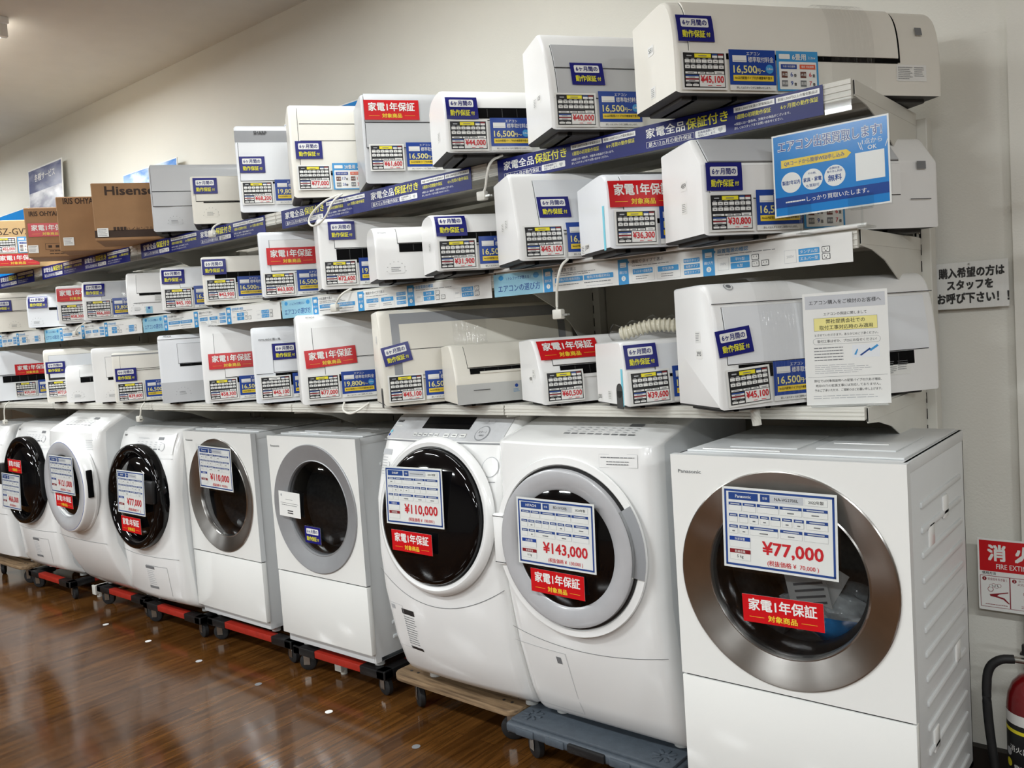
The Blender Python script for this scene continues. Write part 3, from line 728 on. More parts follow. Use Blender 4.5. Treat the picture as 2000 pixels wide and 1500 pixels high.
            Fs = lambda a, b, n: (-.0006 - n, D * cd[1] - a, BZ + b); mb.face([Fs(0, 0, 0), Fs(.014, 0, 0), Fs(.014, H * .55, 0), Fs(0, H * .55, 0)], 'cyantape'); nm = 'tape_strip'; lb = 'pale cyan tape strip'
        elif k == 'notch':
            mb.box(-.0015, .0, D * .10, D * .30, .002, .055, 'under'); mb.cyl((-.0015, D * .20, .055), 'x', D * .10, .0016, 'under', 20); nm = 'pipe_opening'; lb = 'grey pipe opening'
        elif k == 'film':
            patch(mb, cd[1], cd[2], .003, S[-1] - .004, .012, 'film'); nm = 'wrapping_film'; lb = 'clear plastic wrapping film'
        elif k == 'lens':
            c = Card(); c.disc(.014, .014, .014, 'inkpale', 0); c.disc(.014, .014, .011, colour, 1); c.disc(.014, .014, .007, 'inkgrey', 2); put(c, cd[1], cd[2], 0, .001); nm = 'sensor_lens'; lb = 'small round sensor lens'
        if nm:
            o = mb.build(nm, t, smooth=40 if k == 'film' else 0, weld=False)
            if lb: o['label'] = lb
    def cord(path_w, plug=True, r=.0042):
        M = Matrix.Translation((x, y, z)) @ Matrix.Rotation(th, 4, 'Z'); Mi = M.inverted()
        pts = [Mi @ Vector(p) for p in path_w]
        q = [tuple(p) for p in pts]
        for _ in range(3):
            a = [q[0]]
            for i in range(len(q) - 1):
                A, B = Vector(q[i]), Vector(q[i + 1]); a += [tuple(A * .75 + B * .25), tuple(A * .25 + B * .75)]
            q = a + [q[-1]]
        mb = MB(); mb.tube(q, r, 'cord', 8); o = mb.build('power_cord', t)
        if plug:
            e = Vector(q[-1]); mb = MB(); R = Matrix.Rotation(-th, 4, 'Z')
            mb.box(-.013, .022, -.011, .011, -.018, .012, 'plug', .004, mtx=Matrix.Translation(e) @ R)
            for s in (-1, 1): mb.box(.022, .042, -.0008 + s * .0065, .0008 + s * .0065, -.009, -.003, 'brass', mtx=Matrix.Translation(e) @ R)
            mb.build('plug', o)
    return cord

RA = ('6', '9', '6', '7'); RB = ('17', '26', '17', '21')
A_UNITS = [
 ('white glossy curved-front', -.352, -.225, .834, .245, .262, 'daikin', 'cream', [('S', .04, -.15, .345, .41), ('P', .04, -.15, .40, .95, 'cream'), ('D', -.085, -.062, .66, .745), ('T', -.148, -.141, .36, .93, 'slot'), ('T', .05, -.142, .355, .395, 'slot')],
   [('b', .008, .127), ('p', '45,100', .012, .006), ('f', '16,500', .15, .006), ('m', '6', '2.2', RA, .292, .006), ('plate', -.0 + .68, .04), ('side', '551', .62, .55), ('sidetxt', .6, .12), ('film', .46, .60)], ''),
 ('tall pale grey lean-front', -.787, -.175, .80, .235, .315, 'lean', 'white', [('T', .004, -.004, .0, .999, 'grey'), ('P', .025, -.02, .60, .84, 'grey'), ('P', .025, -.02, .30, .585, 'grey'), ('L', .01, .09, .295, .3)],
   [('b', .07, .128), ('p', '40,000', .010, .006), ('f', '16,500', .148, .006), ('side', '123', .5, .36), ('sidetxt', .66, .34)], ''),
 ('white round-topped', -1.18, -.21, .80, .235, .225, 'round', 'white', [('S', .04, -.03, .50, .66), ('L', .02, -.02, .46, .5)],
   [('b', .005, .104), ('p', '44,000', .008, .004), ('f', '16,500', .146, .004), ('sidetxt', .5, .3)], ''),
 ('tall glossy pale grey', -1.722, -.075, .76, .225, .342, 'box', 'grey', [('P', .012, -.01, .68, .985, 'grey'), ('P', .012, -.01, .40, .665, 'grey'), ('VL', .11, .2, .30, .385), ('L', .012, .11, .385, .4)],
   [('r', .010, .232), ('p', '61,600', .018, .045), ('f', '16,500', .156, .045)], ''),
 ('tall cream thick-cornered', -2.095, -.124, .80, .22, .376, 'box', 'cream', [('P', .035, -.035, .28, .955, 'cream'), ('L', .04, -.04, .60, .61), ('L', .04, -.04, .78, .79), ('S', .06, -.06, .235, .265)],
   [('b', .018, .150), ('p', '77,000', .018, .028), ('m', '20', '6.3', RB, .155, .028)], ''),
 ('tall white grey-topped', -2.504, -.1, .76, .22, .381, 'box', 'cool', [('T', .0, -.0001, .80, .93, 'midgrey'), ('P', .012, -.012, .36, .79, 'cool'), ('S', .06, -.02, .325, .345)],
   [('b', .012, .166), ('p', '68,200', .012, .032), ('f', '19,800', .150, .032), ('logo', 'SHARP', .08, .335, .018)], ''),
 ('low cream flat-front', -2.88, -.1, .76, .21, .229, 'box', 'ivory', [('P', .02, -.02, .47, .93, 'ivory'), ('VL', .08, .2, .5, .93), ('S', .05, -.02, .43, .455)],
   [('b', .012, .135), ('stamp', .05, .03)], ''),
 ('tall pale grey banded', -3.175, -.134, .74, .19, .325, 'box', 'grey', [('P', .008, -.008, .60, .985, 'grey'), ('P', .008, -.008, .38, .585, 'grey'), ('L', .01, .09, .37, .38)],
   [('stamp', .07, .03)], ''),
]
B_UNITS = [
 ('white sloped-top', -.30, -.215, .735, .225, .268, 'chamfer', 'white', [('P', .02, -.13, .72, .975, 'grey'), ('P', .02, -.13, .36, .68, 'white'), ('L', -.1, -.03, .30, .31), ('D', -.075, -.045, .62, .70)],
   [('b', .006, .112), ('p', '30,800', .010, .008), ('f', '16,500', .148, .008), ('m', '6', '2.2', RA, .29, .008), ('side', '459', .52, .52), ('sidetxt', .52, .30)], ''),
 ('white rounded-corner', -.593, -.202, .80, .235, .226, 'tallround', 'cool', [('P', .045, -.05, .37, .93, 'cool'), ('S', .06, -.06, .31, .365)],
   [('r', .0, .113), ('p', '36,300', .012, .008), ('f', '16,500', .150, .008), ('side', 'J209', .82, .08), ('sidetxt', .95, .06), ('tape', .2, .5)], ''),
 ('white slanted-panel', -.922, -.201, .80, .235, .286, 'slant', 'white', [('P', .075, -.06, .32, .90, 'cool'), ('L', .02, -.02, .27, .28), ('VL', .14, .3, .20, .27)],
   [('b', .075, .128), ('p', '45,100', .016, .006), ('f', '16,500', .156, .006), ('sidetxt', .55, .42), ('sidetxt', .72, .40)], ''),
 ('white round-topped black-slotted', -1.259, -.215, .80, .22, .205, 'round', 'white', [('S', .04, -.03, .46, .64), ('L', .02, -.02, .42, .43)],
   [('b', .006, .112), ('p', '31,900', .008, .004), ('f', '16,500', .146, .004), ('sidetxt', .45, .4)], ''),
 ('small white untagged black-slotted', -1.572, -.194, .80, .21, .203, 'round', 'white', [('S', .085, -.03, .49, .64), ('P', .082, -.03, .655, .93, 'white')],
   [('stamp', .04, .02), ('logo', 'HITACHI', .012, .165, .008)], ''),
 ('tall white black-slotted', -2.0, -.1, .73, .21, .289, 'box', 'white', [('P', .062, -.02, .575, .90, 'white'), ('S', .066, -.02, .36, .56), ('VL', .062, .2, .22, .36)],
   [('b', .040, .192), ('p', '72,600', .012, .014), ('f', '19,800', .150, .014)], ''),
 ('tall grey-white inset-panel', -2.42, -.085, .72, .21, .29, 'box', 'cool', [('P', .045, -.02, .40, .86, 'white'), ('L', .02, -.02, .355, .36), ('VL', .06, .2, .22, .35)],
   [('r', .030, .136), ('p', '63,800', .010, .006), ('f', '16,500', .148, .006)], ''),
 ('low cream black-slotted', -2.851, -.1, .72, .21, .23, 'box', 'cream', [('S', .055, -.02, .44, .66), ('L', .03, -.02, .40, .41)],
   [('b', .004, .135), ('p', '42,900', .014, .018), ('f', '16,500', .152, .018)], ''),
 ('low white', -3.224, -.1, .72, .21, .222, 'daikin', 'white', [('P', .09, -.02, .50, .93, 'cool'), ('S', .10, -.02, .44, .48)],
   [('b', .008, .125), ('p', '45,100', .012, .006), ('f', '16,500', .150, .006)], ''),
 ('low white untagged', -3.566, -.1, .72, .21, .226, 'daikin', 'white', [('P', .05, -.02, .50, .94, 'white'), ('S', .06, -.03, .44, .49), ('L', .03, .16, .26, .27)],
   [('stamp', .02, .012), ('plate', .13, .06), ('energy', .085, .004)], ''),
 ('low white plastic-wrapped', -4.065, -.1, .72, .21, .226, 'daikin', 'white', [('P', .10, -.02, .50, .94, 'grey'), ('S', .10, -.02, .42, .455)],
   [('b', .012, .128), ('p', '66,000', .016, .010), ('f', '19,800', .152, .010), ('film', .2, .4)], ''),
 ('small white', -4.383, -.1, .72, .21, .226, 'box', 'white', [('S', .05, -.02, .46, .50)],
   [('r', .006, .125), ('p', '58,300', .016, .012), ('f', '16,500', .152, .012)], ''),
 ('small pale blue-white', -4.80, -.1, .72, .21, .218, 'round', 'cool', [('S', .12, -.02, .48, .56)],
   [('b', .010, .115), ('f', '16,500', .165, .02), ('stamp', .02, .015)], ''),
 ('low cream far-left', -5.33, -.1, .72, .21, .26, 'box', 'ivory', [('L', .02, -.02, .50, .51), ('P', .08, -.02, .53, .80, 'ivory'), ('L', .0, -.02, .85, .86)],
   [('b', .010, .13), ('stamp', .09, .02)], ''),
]
C_UNITS = [
 ('big white rounded-top', -.29, -.202, .70, .225, .342, 'tall', 'white', [('P', .030, -.035, .355, .80, 'cool'), ('S', .06, -.085, .235, .345), ('L', .0, -.0001, .825, .83)],
   [('b', .002, .136, 6), ('p', '45,100', .022, .006, 3), ('f', '16,500', .158, .012), ('side', '395', .5, .42), ('sidetxt', .5, .55), ('film', .13, .24), ('plate', .50, .05), ('lens', .055, .315)], ''),
 ('white blue-taped', -.617, -.131, .78, .22, .2, 'upright', 'white', [('P', .10, -.04, .46, .92, 'cool'), ('S', .10, -.05, .41, .45)],
   [('b', .004, .108, 1), ('p', '39,600', .012, .002, 1), ('f', '16,500', .15, .004), ('tape', .14, .5), ('notch',), ('side', 'J205', .97, .08), ('sidetxt', .6, .12)], ''),
 ('white open-flap', -.952, -.096, .76, .215, .222, 'retro', 'white', [('P', .05, -.05, .58, .95, 'white'), ('S', .07, -.07, .40, .565), ('V', .09, -.09, .37, .42)],
   [('r', .010, .142), ('p', '60,500', .014, .006), ('side', '400', .55, .35), ('sidetxt', .38, .42)], ''),
 ('old ivory untagged grey-based', -1.306, -.114, .75, .21, .217, 'retro', 'ivory', [('T', .002, -.002, .0, .33, 'basegrey'), ('P', .05, -.05, .60, .95, 'ivory'), ('S', .055, -.055, .49, .585), ('V', .09, -.08, .49, .525), ('L', .06, .12, .22, .23)],
   [('energy', .20, .025), ('stamp', .32, .02)], ''),
 ('large ivory dark-framed', -1.618, -.163, .80, .20, .358, 'tall', 'ivory', [('T', .045, -.03, .27, .955, 'midgrey'), ('P', .075, -.06, .30, .84, 'ivory'), ('L', .08, -.06, .57, .58), ('P', .09, -.08, .26, .29, 'ivory')],
   [('b', .012, .142, 11), ('p', '45,100', .016, .012), ('f', '16,500', .154, .014), ('film', .27, .40), ('sidetxt', .55, .66), ('notch',)], ''),
 ('tall white grooved-panel', -2.134, -.138, .78, .215, .374, 'tall', 'white', [('P', .06, -.02, .50, .84, 'white'), ('P', .10, -.02, .31, .485, 'white'), ('S', .095, -.02, .235, .30), ('VL', .06, .2, .49, .5)],
   [('r', .025, .144, 3), ('p', '77,000', .022, .018), ('f', '19,800', .16, .018), ('logo', 'HITACHI', .04, .352, .009)], ''),
 ('white cool-panelled', -2.513, -.098, .73, .21, .34, 'box', 'cool', [('P', .085, -.02, .40, .77, 'cool'), ('S', .09, -.02, .215, .385), ('L', .01, .08, .38, .39)],
   [('b', .085, .185), ('p', '45,100', .022, .018, 0, 'paper'), ('f', '16,500', .160, .018), ('logo', 'MITSUBISHI 霧ヶ峰', .03, .275, .011)], ''),
 ('tall white grooved-panel', -2.919, -.1, .73, .21, .382, 'tall', 'white', [('P', .06, -.02, .50, .86, 'white'), ('P', .10, -.02, .31, .485, 'white'), ('S', .095, -.02, .235, .30)],
   [('r', .030, .155), ('p', '58,300', .020, .012), ('f', '16,500', .158, .012), ('logo', 'HITACHI', .04, .36, .009)], ''),
 ('tall white untagged grey-banded', -3.305, -.1, .73, .21, .344, 'box', 'cool', [('P', .09, -.02, .575, .86, 'cool'), ('S', .095, -.02, .525, .565), ('T', .002, -.002, .0, .30, 'grey'), ('L', .0, -.001, .93, .94)],
   [('stamp', .07, .03), ('logo', 'HITACHI', .03, .325, .009)], ''),
 ('cream flat-panelled', -3.793, -.1, .73, .185, .276, 'box', 'cream', [('P', .04, -.02, .66, .92, 'cream'), ('L', .05, -.02, .62, .63), ('T', .0, -.0001, .93, .95, 'inkgrey')],
   [('b', .012, .112), ('p', '39,600', .016, .006), ('f', '16,500', .155, .006)], ''),
 ('tall white untagged', -4.026, -.1, .72, .18, .309, 'box', 'white', [('P', .07, -.02, .46, .82, 'white'), ('S', .075, -.02, .40, .45)],
   [('stamp', .06, .02)], ''),
 ('small white round untagged', -4.375, -.1, .72, .20, .221, 'round', 'white', [('S', .08, -.02, .52, .66), ('P', .078, -.02, .675, .95, 'white')],
   [('stamp', .03, .02)], ''),
 ('tall cream big-framed', -4.642, -.1, .72, .20, .324, 'box', 'cream', [('T', .02, -.02, .42, .70, 'seam'), ('P', .03, -.03, .46, .88, 'cool')],
   [('b', .012, .17), ('p', '77,000', .010, .03)], ''),
 ('tall glossy white', -5.62, -.1, .76, .21, .345, 'box', 'cool', [('P', .02, -.02, .52, .95, 'cool'), ('S', .12, -.28, .36, .49), ('L', .02, -.02, .50, .51)],
   [('r', .20, .165), ('p', '50,600', .19, .02), ('f', '16,500', .33, .02)], ''),
]
CORDS = {}
for row, z, units, nm in (('A', ZA, A_UNITS, 'top'), ('B', ZB, B_UNITS, 'middle'), ('C', ZC, C_UNITS, 'bottom')):
    for i, u in enumerate(units):
        price = [c[1] for c in u[9] if c[0] == 'p']
        wt = [c[0] for c in u[9] if c[0] in 'br']
        lb = u[0] + ' air conditioner' + (' tagged %s yen' % price[0] if price else '') + ', %s from right on %s shelf' % (ORD[i], nm)
        CORDS[row + str(i)] = air_conditioner(row + str(i), u[0], u[1], u[2], z, u[3], u[4], u[5], u[6], u[7], u[8], u[9], lb, 'air conditioners on the %s shelf' % nm)
CORDS['A2']([(-1.10, -.03, ZA + .008), (-1.12, -.07, ZA - .01), (-1.135, -.075, ZA - .05), (-1.15, -.07, ZA - .10), (-1.17, -.07, ZA - .115)])
CORDS['A4']([(-1.93, -.02, ZA + .008), (-1.93, -.07, ZA - .02), (-1.96, -.09, ZA - .09), (-2.03, -.10, ZA - .115), (-2.06, -.10, ZA - .08), (-1.99, -.08, ZA - .02), (-1.95, -.02, ZA + .008)], plug=False)
CORDS['B2']([(-.83, -.08, ZB + .008), (-.835, -.11, ZB - .01), (-.85, -.115, ZB - .06), (-.86, -.11, ZB - .12), (-.86, -.11, ZB - .155)])
CORDS['B5']([(-1.92, -.02, ZB + .008), (-1.93, -.06, ZB - .01), (-1.95, -.065, ZB - .03), (-1.98, -.065, ZB - .06)])
CORDS['A6']([(-2.78, -.02, ZA + .008), (-2.79, -.06, ZA - .01), (-2.80, -.065, ZA - .04)])
CORDS['B11']([(-4.22, -.02, ZB + .008), (-4.25, -.06, ZB - .02), (-4.27, -.065, ZB - .05)])
CORDS['C9']([(-3.62, -.03, ZC + .008), (-3.63, -.05, ZC - .02), (-3.64, -.05, ZC - .06), (-3.66, -.05, ZC - .075)])
CORDS['C5']([(-2.02, -.02, ZC + .008), (-2.0, -.05, ZC - .02), (-1.95, -.055, ZC - .035), (-1.90, -.05, ZC - .02), (-1.88, -.01, ZC + .006)], plug=False)
CORDS['C13']([(-5.4, -.03, ZC + .008), (-5.42, -.06, ZC - .02), (-5.43, -.06, ZC - .12)])
CORDS['C0']([(-.27, -.03, ZC + .008), (-.262, -.055, ZC), (-.258, -.058, ZC - .02), (-.256, -.056, ZC - .045)], plug=False, r=.013)
# ------------------------------------------------------------------ washing machines
def wash_rows(rows):
    rows = sorted(rows); zs = [r[0] for r in rows]; ys = [r[1] for r in rows]; bs = [r[2] for r in rows]
    def f(z): return float(np.interp(z, zs, ys)), float(np.interp(z, zs, bs))
    return f
def drum_body(t, W, Dp, rows, zlist, r=.035, mfront='washer', mside='washerside', name='cabinet'):
    f = wash_rows(rows); N = 18
    def ring(z):
        yf, b = f(z)
        def fy(u): return yf - b * (1 - (2 * u / W - 1) ** 2)
        pts = [(0, Dp, z)]; kinds = []
        yc = fy(r)
        pts.append((0, yc + r + .02, z))
        for q in range(5):
            a = PI / 2 * q / 4; pts.append((r - r * math.cos(a), yc + r - r * math.sin(a), z))
        for q in range(1, N):
            u = r + (W - 2 * r) * q / N; pts.append((u, fy(u), z))
        for q in range(5):
            a = PI / 2 * q / 4; pts.append((W - r + r * math.sin(a), yc + r - r * math.cos(a), z))
        pts.append((W, yc + r + .02, z)); pts.append((W, Dp, z))
        return pts
    rings = [ring(z) for z in zlist]; n = len(rings[0])
    mats = [mfront] * n
    for q in (0, n - 2): mats[q] = mside
    mats[n - 1] = mside
    mb = MB(); mb.loft(rings, mside, mats=mats); o = mb.build(name, t, smooth=38)
    def F(u, z, n):
        yf, b = f(z); y = yf - b * (1 - (2 * u / W - 1) ** 2)
        y2, _ = f(z + .01); y1, _ = f(z - .01); sl = (y2 - y1) / .02; L = math.sqrt(1 + sl * sl)
        return (u, y - n / L, z + n * sl / L)
    return F, f
def strip(t, name, F, u0, u1, zf, h, m, n=.0012, k=24):
    mb = MB(); us = [u0 + (u1 - u0) * i / k for i in range(k + 1)]
    for a, b in zip(us[:-1], us[1:]): mb.face([F(a, zf(a), n), F(b, zf(b), n), F(b, zf(b) + h, n), F(a, zf(a) + h, n)], m)
    return mb.build(name, t, smooth=0)
def fpatch(mb, F, u0, u1, z0, z1, n, m, ku=10, kz=8):
    for i in range(ku):
        for j in range(kz):
            a, b = u0 + (u1 - u0) * i / ku, u0 + (u1 - u0) * (i + 1) / ku; c, d = z0 + (z1 - z0) * j / kz, z0 + (z1 - z0) * (j + 1) / kz
            mb.face([F(a, c, n), F(b, c, n), F(b, d, n), F(a, d, n)], m)
def outline(mb, F, u0, u1, z0, z1, n, th, m, left=True):
    fpatch(mb, F, u0, u1, z0, z0 + th, n, m, 6, 1); fpatch(mb, F, u0, u1, z1 - th, z1, n, m, 6, 1); fpatch(mb, F, u1 - th, u1, z0, z1, n, m, 1, 6)
    if left: fpatch(mb, F, u0, u0 + th, z0, z1, n, m, 1, 6)
def side_ribs(t, x, y0, y1, zs, s=1, m='washerside', tilt=0):
    mb = MB()
    for z in zs: mb.box(x - .004, x + .006, y0, y1, z, z + .016, m, .0045)
    return mb.build('side_ribs', t, smooth=30)
def hang(t, card, name, label, x, y, z, rot=0, tilt=0.0, clear=False):
    """a card hanging in front of a door: lower left corner at local (x, y, z), leaning by tilt"""
    c, w_, h_ = card; mb = MB(); ct, st = math.cos(tilt), math.sin(tilt)
    F0 = lambda u, v, n: (x + u, y - n * ct + v * st, z + v * ct + n * st)
    F = place(F0, 0, 0, rot)
    mb.mesh([F(a, b, k) for k in (-.0008, -.0002) for a, b in ((0, 0), (w_, 0), (w_, h_), (0, h_))], [(0, 1, 2, 3), (7, 6, 5, 4), (0, 4, 5, 1), (1, 5, 6, 2), (2, 6, 7, 3), (3, 7, 4, 0)], 'paper')
    c.emit(mb, F, 0, .0004)
    if clear: sleeve(mb, F, w_, h_, .0035)
    o = mb.build(name, t, smooth=0, weld=False); o['label'] = label
    return o
BOARD, REDL, BLUEL = 'price_board', 'red one year warranty card', 'navy six month warranty card'
WG = 'washing machines in the row under the shelves'

def cuble(loc, label, ring_m, H=1.03, panel_z0=.077, split=None, Dp=.545, logo=True, yaw=0, bag=False, lean=0):
    """boxy front loader with one flat front: H above its dolly, door panel above a lower panel"""
    t = thing('washing_machine', label, 'washing machine', loc, yaw, WG)
    W = .61; z1 = H - .005; zs = z1 - .614; z0 = zs - .294
    mb = MB()
    # cabinet: open-fronted body behind the front panel
    x0, x1, y0, y1 = .008, W - .008, .0265, Dp
    zt = H - .006
    mb.box(x0, x1, y1 - .01, y1, .03, zt, 'washerside', .002)
    mb.box(x0, x0 + .01, y0, y1, .03, zt, 'washerside', .002); mb.box(x1 - .01, x1, y0, y1, .03, zt, 'washerside', .002)
    mb.box(x0 - .002, x1 + .002, y0, y1 + .001, zt - .03, zt, 'washerside', .004); mb.box(x0, x1, y0 + .03, y1, .03, .05, 'washerside', .002)
    mb.box(x0 + .01, x1 - .01, y0, y0 + .01, .03, zs - .01, 'washerside', .001)
    for sx in (.06, W - .06):
        for sy in (.09, Dp - .05): mb.cyl((sx, sy, 0), 'z', .022, .035, 'basegrey', 14)
    mb.build('cabinet', t, smooth=30)
    mb = MB(); mb.box(.02, W - .02, .06, Dp - .02, zt, zt + .006, 'washerside', .003)
    mb.box(.12, W - .30, .12, .36, zt + .005, zt + .010, 'washerside', .003); mb.box(W - .26, W - .06, .14, .40, zt + .005, zt + .010, 'washerside', .003)
    mb.box(.06, .28, .075, .085, zt + .005, zt + .009, 'washer', .002); mb.box(W - .24, W - .1, .22, .23, zt + .009, zt + .012, 'washer', .002)
    mb.build('top_cover', t, smooth=30)
    # upper door panel with a round hole
    cx, cz = W / 2, zs + .300; R = .283; n = 96; mb = MB()
    circ = [(cx + R * math.cos(2 * PI * i / n), cz + R * math.sin(2 * PI * i / n)) for i in range(n)]
    def edge(i):
        a = 2 * PI * i / n; dx, dz = math.cos(a), math.sin(a)
        tx = ((W - cx) if dx > 0 else cx) / abs(dx) if abs(dx) > 1e-9 else 1e9; tz = ((z1 - cz) if dz > 0 else (cz - zs)) / abs(dz) if abs(dz) > 1e-9 else 1e9
        k = min(tx, tz); return (cx + dx * k, cz + dz * k)
    angs = sorted([2 * PI * i / n for i in range(n)])
    E_ = [edge(i) for i in range(n)]
    cor = [(W, z1), (0, z1), (0, zs), (W, zs)]
    for i in range(n):
        j = (i + 1) % n; pts = [(circ[i][0], 0, circ[i][1]), (circ[j][0], 0, circ[j][1])]
        a, b = E_[i], E_[j]; mid = None
        if abs(a[0] - b[0]) > 1e-6 and abs(a[1] - b[1]) > 1e-6:
            mid = min(cor, key=lambda q: (q[0] - (a[0] + b[0]) / 2) ** 2 + (q[1] - (a[1] + b[1]) / 2) ** 2)
        pts.append((b[0], 0, b[1]))
        if mid: pts.append((mid[0], 0, mid[1]))
        pts.append((a[0], 0, a[1])); mb.face(pts, 'glasswhite')
        mb.face([(circ[i][0], 0, circ[i][1]), (circ[j][0], 0, circ[j][1]), (circ[j][0], .02, circ[j][1]), (circ[i][0], .02, circ[i][1])], 'washerside')
    th_ = .026
    for (a, b) in (((0, zs), (W, zs)), ((W, zs), (W, z1)), ((W, z1), (0, z1)), ((0, z1), (0, zs))):
        mb.face([(a[0], 0, a[1]), (b[0], 0, b[1]), (b[0], th_, b[1]), (a[0], th_, a[1])], 'washerside')
    mb.box(.004, W - .004, .026, .034, zs + .004, z1, 'seam')if False else None
    mb.build('door_panel', t, smooth=20)
    mb = MB(); mb.box(0, W, 0, .026, z0, zs - .006, 'glasswhite', .003); mb.box(.01, W - .01, .008, .03, zs - .008, zs + .002, 'seam')
    mb.build('lower_panel', t, smooth=30)
    mb = MB(); mb.box(.012, W - .012, .03, .06, .03, z0 + .01, 'washerside', .004); mb.build('plinth', t, smooth=30)
    # door ring, glass, drum
    d = MB(); c = (cx, 0, cz)
    d.lathe([(.283, -.004), (.283, .004), (.280, .006), (.274, .005), (.250, -.002), (.222, -.010), (.212, -.013), (.208, -.011), (.205, -.016), (.203, -.04)], ring_m, 96)
    rg = d.build('door_ring', t, loc=c, smooth=30)
    d = MB(); d.lathe([(.204, -.02), (.17, -.006), (.12, .004), (.06, .009), (0, .011)], 'doorglass', 64); d.build('door_glass', rg, smooth=60)
    d = MB(); d.lathe([(.203, -.04), (.190, -.06), (.187, -.10), (.21, -.12), (.21, -.36), (0, -.38)], 'drum', 64, c=c, mats=['blackplastic', 'blackplastic', 'rubber', 'drum', 'drum'])
    for a in range(3):
        an = a * 2 * PI / 3 + .4; d.box(-.02, .02, .13, .34, -.21, -.17, 'drum', .012, mtx=Matrix.Translation((cx, 0, cz)) @ Matrix.Rotation(an, 4, 'Y'))
    d.build('drum', t, smooth=40)
    if logo:
        cc = Card(); cc.text('Panasonic', .022, z1 - .045, .0135, 'inkgrey', 0, .012, al='l', w=.068); mb = MB(); cc.emit(mb, flatF(0, -.0006, 0)); mb.build('brand_lettering', t, smooth=0, weld=False)
    side_ribs(t, W - .008, .13, Dp - .06, [zt - .13 - .062 * q for q in range(14) if zt - .13 - .062 * q > .06])
    for (yy, zz) in ((.19, zt - .24), (.34, zt - .20), (.42, zt - .62), (.17, zt - .76)):
        mb = MB(); mb.box(W - .009, W - .002, yy, yy + .05, zz, zz + .06, 'washer', .004); mb.build('side_recess_plate', t, smooth=30)
    return t, cx, cz, z1

def base_feet(t, W, y0, y1, h=.04):
    mb = MB(); mb.box(.03, W - .03, y0, y1, .022, h + .02, 'basegrey', .006)
    for sx in (.07, W - .07):
        for sy in (y0 + .04, y1 - .04): mb.cyl((sx, sy, 0), 'z', .024, .03, 'basegrey', 14)
    mb.build('base', t, smooth=30)
def tiny_panel(w, h, seed, dots=7):
    random.seed(seed); c = Card()
    for q in range(dots): c.rect(w * (.1 + .8 * q / dots), h * .18, w * .6 / dots, h * .07, 'inkgrey', 0)
    for r in range(3):
        for q in range(dots): c.rect(w * (.1 + .8 * q / dots), h * (.34 + r * .12), w * .35 / dots, h * .03, 'inkpale', 0)
    c.rect(w * .70, h * .72, w * .14, h * .16, 'inkgrey', 0)
    c.lines(w * .1, h * .75, w * .4, h * .1, 2, 'inkpale', 0)
    return c

# 1 nearest machine
DZ = .125
t, cx, cz, z1 = cuble((-.457, -.18, DZ), 'square white washing machine with steel door ring, board 77,000 yen, nearest the right', 'ringsteel', H=1.14 - DZ + .005, Dp=.60)
hang(t, card_board('Panasonic', 'NA-VG2700L', '2022年製', '77,000', '70,000', dry='5 kg'), BOARD, 'clear sleeved price sheet reading 77,000 yen', .155, -.022, .853 - DZ, -.7, .02, True)
hang(t, card_red(.212, .073), 'warranty_card', REDL, .197, -.012, .709 - DZ, 1.0)
# 4 and 5
t, *_ = cuble((-2.62, .01, DZ), 'square white washing machine with matt grey door ring and small white card', 'ringgrey', H=1.112 - DZ)
c = Card(); c.rect(0, 0, .152, .112, 'paper', 0); c.disc(.02, .095, .006, 'inkpale', 1); c.lines(.05, .074, .05, .006, 1, 'inkgrey', 1, 0); c.rect(.012, .060, .128, .0015, 'inkgrey', 1); c.lines(.02, .048, .11, .008, 1, 'inkgrey', 1, 0); c.lines(.06, .012, .04, .02, 2, 'ink', 1, 0, .5)
hang(t, (c, .152, .112), 'note_card', 'small white printed note card', .076, -.018, .752 - DZ, -2)
hang(t, card_blue(.108, .073), 'warranty_card', BLUEL, .243, -.014, .646 - DZ, -1)
t, *_ = cuble((-3.405, .045, DZ), 'square white washing machine with brown steel door ring, board 110,000 yen', 'ringsteel', H=1.11 - DZ, yaw=-.008)
hang(t, card_board('Panasonic', '', '', '110,000', '100,000'), BOARD, 'clear sleeved price sheet reading 110,000 yen', .16, -.02, .828 - DZ, -1.5, 0, True)

